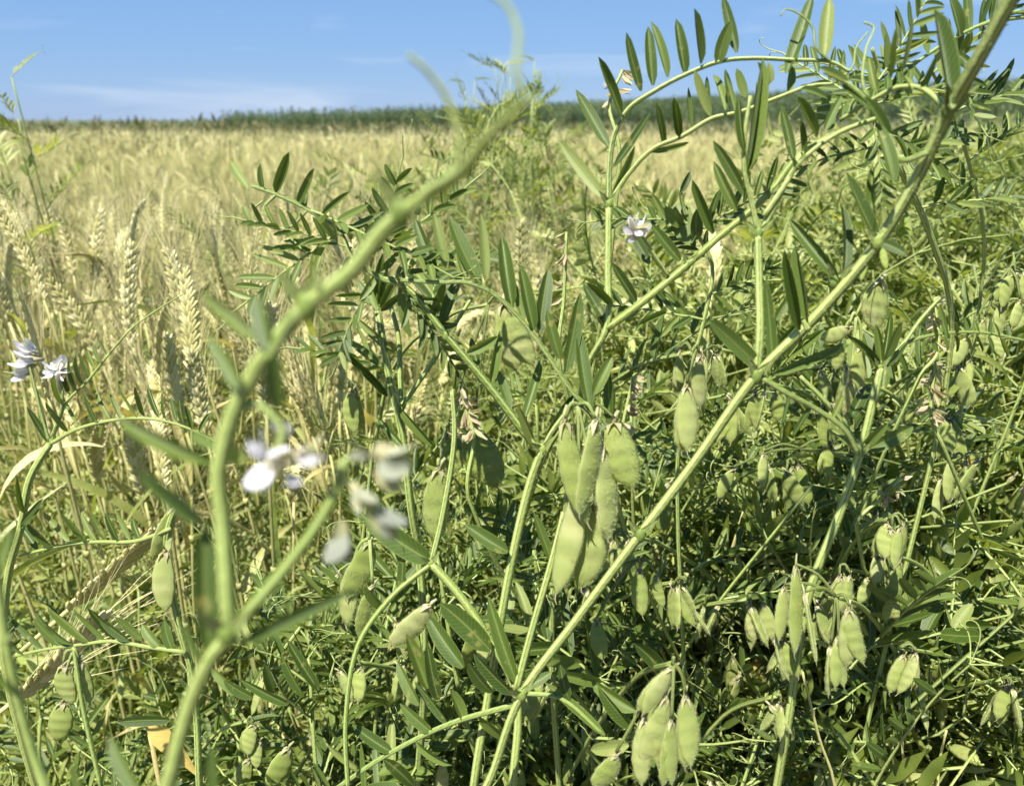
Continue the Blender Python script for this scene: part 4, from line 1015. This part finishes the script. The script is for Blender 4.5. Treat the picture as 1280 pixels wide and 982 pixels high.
for i in range(2600):
    y = U(.25, 2.4); x = U(-1, 1)*(.75*y+.2)
    pts.append((rng.randrange(3), (x, y, 0), (0, 0, U(0, 6.28)), U(.8, 1.8)))
scatter('undergrowth', [clover(9) for i in range(3)], pts, ['stem2', 'leaf_mid'], 'small three-leaved weeds growing under the vetch and wheat', 'weeds')
pts = []
for i in range(1600):
    y = U(.2, 2.6); x = U(-1, 1)*(.75*y+.25)
    pts.append((rng.randrange(3), (x, y, 0), (0, 0, U(0, 6.28)), U(.8, 1.4)))
scatter('straw_litter', [litter(5) for i in range(3)], pts, ['straw', 'dry'], 'dry straw and fallen leaves lying on the soil', 'straw')
# bare dry stalks and yellowed leaves standing in the tangle
STRAWG = 'thin dry stalks standing in the tangle'
for i, (a, b, r_) in enumerate((((1003,839,.36), (1045,1000,.38), .0006), ((1124,877,.40), (1130,1000,.41), .0006), ((1183,912,.40), (1170,1000,.41), .0006), ((840,394,.33), (952,560,.34), .0009), ((1000,800,.5), (930,640,.5), .0012))):
    
    if i == 3: continue
    p0, p1 = P(*a), P(*b); e = Vector((p1.x+U(-.02, .02), p1.y+.02, 0)); mb = MB()
    tube(mb, catmull([e-e, (p1-e), (p0-e).lerp(p1-e, .5)+rv(.001), (p0-e)], 5), [r_*1.3, r_], 5)
    o = obj('dry_stalk', mb.mesh('dry_stalk', ['straw']), None, TR(e)); o['category'] = 'dry stalk'
    o['label'] = ['pale thin dry stalk with a bend at the bottom right of centre', 'straight pale dry stalk at the bottom right', 'short slanting dry stalk nearest the bottom right corner', 'long dry straw crossing behind the diagonal stem', 'thick dry straw behind the tangle at right'][i]
def yleaf(px, py, d, ang, L, wd, label):
    p = P(px, py, d); b = Vector((p.x, p.y+.02, 0)); h = thing('withered_plant', label, 'withered plant', b)
    mb = MB(); q = catmull([Vector((0, 0, 0)), (p-b)*.5+rv(.01), p-b], 5); tube(mb, q, .0013, 5); obj('stem', mb.mesh('stem', ['dry']), h)
    for k in range(2):
        mb = MB(); dv = Vector((math.cos(ang), -.3, math.sin(ang))); s = [Vector((0, 0, 0))+dv*L*t-Vector((0, 0, 1))*L*.35*t*t for t in (0, .25, .5, .75, 1)]
        blade(mb, s, [wd*.3, wd, wd, wd*.6, wd*.05], Vector((.2, -1, .6)), 0, .2, 2, 1.0); obj('leaf', mb.mesh('leaf', ['yellow']), h, TR((p-b)*(1-.12*k))); ang += 2.2
yleaf(185, 905, .42, -.5, .035, .006, 'yellowed withered leaf low at the bottom left')
yleaf(1200, 585, .60, .4, .04, .012, 'yellow withered leaves among the vetch at the right')
yleaf(1205, 860, .55, -.6, .04, .008, 'yellow leaf low in the bottom right corner')
yleaf(990, 720, .5, .2, .03, .012, 'orange yellow leaf behind the pods right of centre')
# weedy strip behind the wheat and the hill crop
def weed(H):
    mb = MB(); q = [Vector((0, 0, 0)), Vector((U(-.05, .05), U(-.05, .05), H*.5)), Vector((U(-.1, .1), U(-.1, .1), H))]; tube(mb, q, [.006, .002], 3, 0, cap=False)
    for i in range(34):
        t = U(.25, 1); p = q[1].lerp(q[2], (t-.5)*2) if t > .5 else q[0].lerp(q[1], t*2); d = Vector((U(-1, 1), U(-1, 1), U(-.1, 1))).normalized(); L = U(.05, .13)
        mb.merge(LEAFLET_LO[0], axes(p, d, rv(), L*.22, L, L), mi=0)
    return mb
pts = []
for i in range(7000):
    y = 8.4+26*U(0, 1)**1.5; x = U(-1, 1)*wedge(y); h_ = U(.62, .86)*(1.0+.12*(x/y < -.33 and U(0, 1) < .3)*U(.3, 1))
    pts.append((rng.randrange(4), (x, y, ground_z(x, y)), (0, 0, U(0, 6.28)), h_))
scatter('weed_strip', [weed(1.0) for i in range(4)], pts, ['weed'], 'brownish green strip of tall weeds along the far edge of the wheat', 'weeds')
def crop_patch():
    mb = MB()
    for i in range(9):
        b = Vector((U(-.9, .9), U(-.9, .9), 0)); H = U(1.0, 1.8)
        tube(mb, [b, b+Vector((0, 0, H))], [.012, .006], 3, 0, cap=False)
        for k in range(9):
            a = k*2.4+U(-.5, .5); z = H*(.3+.7*k/9); L = U(.3, .5)*(1-.3*k/9); d = Vector((math.cos(a), math.sin(a), .7)).normalized(); p = b+Vector((0, 0, z))
            blade(mb, [p, p+d*L*.5, p+d*L*.9+Vector((0, 0, -L*.12))], [.02, .06, .008], Vector((0, 0, 1))-d*.5, 0, .2, 1)
    return mb
pts = []
y = 58
while y < 128:
    x = -wedge(y)*1.1
    while x < wedge(y)*1.1:
        yy = y+U(-.5, .5)
        if ground_z(x, yy) > -1.9 and not (x/yy < -.34): pts.append((rng.randrange(5), (x+U(-.4, .4), yy, ground_z(x, yy)-.02), (0, 0, U(0, 6.28)), U(.8, 1.1)))
        x += 1.5
    y += 1.5
scatter('hill_crop', [crop_patch() for i in range(5)], pts, ['crop'], 'dark green crop covering the low hill on the horizon', 'crop')
# ---------------------------------------------------------------- ground
m, n, l = nmat('soil')
g = n.new('ShaderNodeNewGeometry'); a = n.new('ShaderNodeTexNoise'); a.inputs['Scale'].default_value = 9; a.inputs['Detail'].default_value = 8; l.new(g.outputs['Position'], a.inputs[0])
near = ramp(n, l, a.outputs[0], [(.3, (.06, .045, .03)), (.55, (.13, .10, .065)), (.75, (.24, .19, .11))])
a2 = n.new('ShaderNodeTexNoise'); a2.inputs['Scale'].default_value = .7; a2.inputs['Detail'].default_value = 6; l.new(g.outputs['Position'], a2.inputs[0])
far = ramp(n, l, a2.outputs[0], [(.3, (.05, .07, .03)), (.7, (.12, .13, .06))])
sp = n.new('ShaderNodeSeparateXYZ'); l.new(g.outputs['Position'], sp.inputs[0])
mr = n.new('ShaderNodeMapRange'); l.new(sp.outputs[1], mr.inputs[0]); mr.inputs[1].default_value = 8; mr.inputs[2].default_value = 12
c = mix(n, l, mr.outputs[0], near, far)
b = n.new('ShaderNodeBsdfPrincipled'); l.new(c, b.inputs['Base Color']); b.inputs['Roughness'].default_value = .9
bp = n.new('ShaderNodeBump'); bp.inputs['Strength'].default_value = .8; bp.inputs['Distance'].default_value = .02; l.new(a.outputs[0], bp.inputs['Height']); l.new(bp.outputs[0], b.inputs['Normal'])
o_ = n.new('ShaderNodeOutputMaterial'); l.new(b.outputs[0], o_.inputs[0]); M['soil'] = m
xs = [-4000, -2000, -800, -300, -150]+[-110+i*4 for i in range(56)]+[150, 300, 800, 2000, 4000]
ys = [-300, -60, -15, -5, -1, 0, 1, 2, 4, 8, 14, 20, 27]+[33+i*4 for i in range(30)]+[170, 220, 300, 500, 900, 1800, 4000]
vs = [(x, y, ground_z(x, y)) for y in ys for x in xs]; nx = len(xs)
fs = [(j*nx+i, j*nx+i+1, (j+1)*nx+i+1, (j+1)*nx+i) for j in range(len(ys)-1) for i in range(nx-1)]
me = bpy.data.meshes.new('ground'); me.from_pydata(vs, [], fs); me.materials.append(m); me.polygons.foreach_set('use_smooth', [True]*len(fs))
o = obj('ground', me, kind='structure')
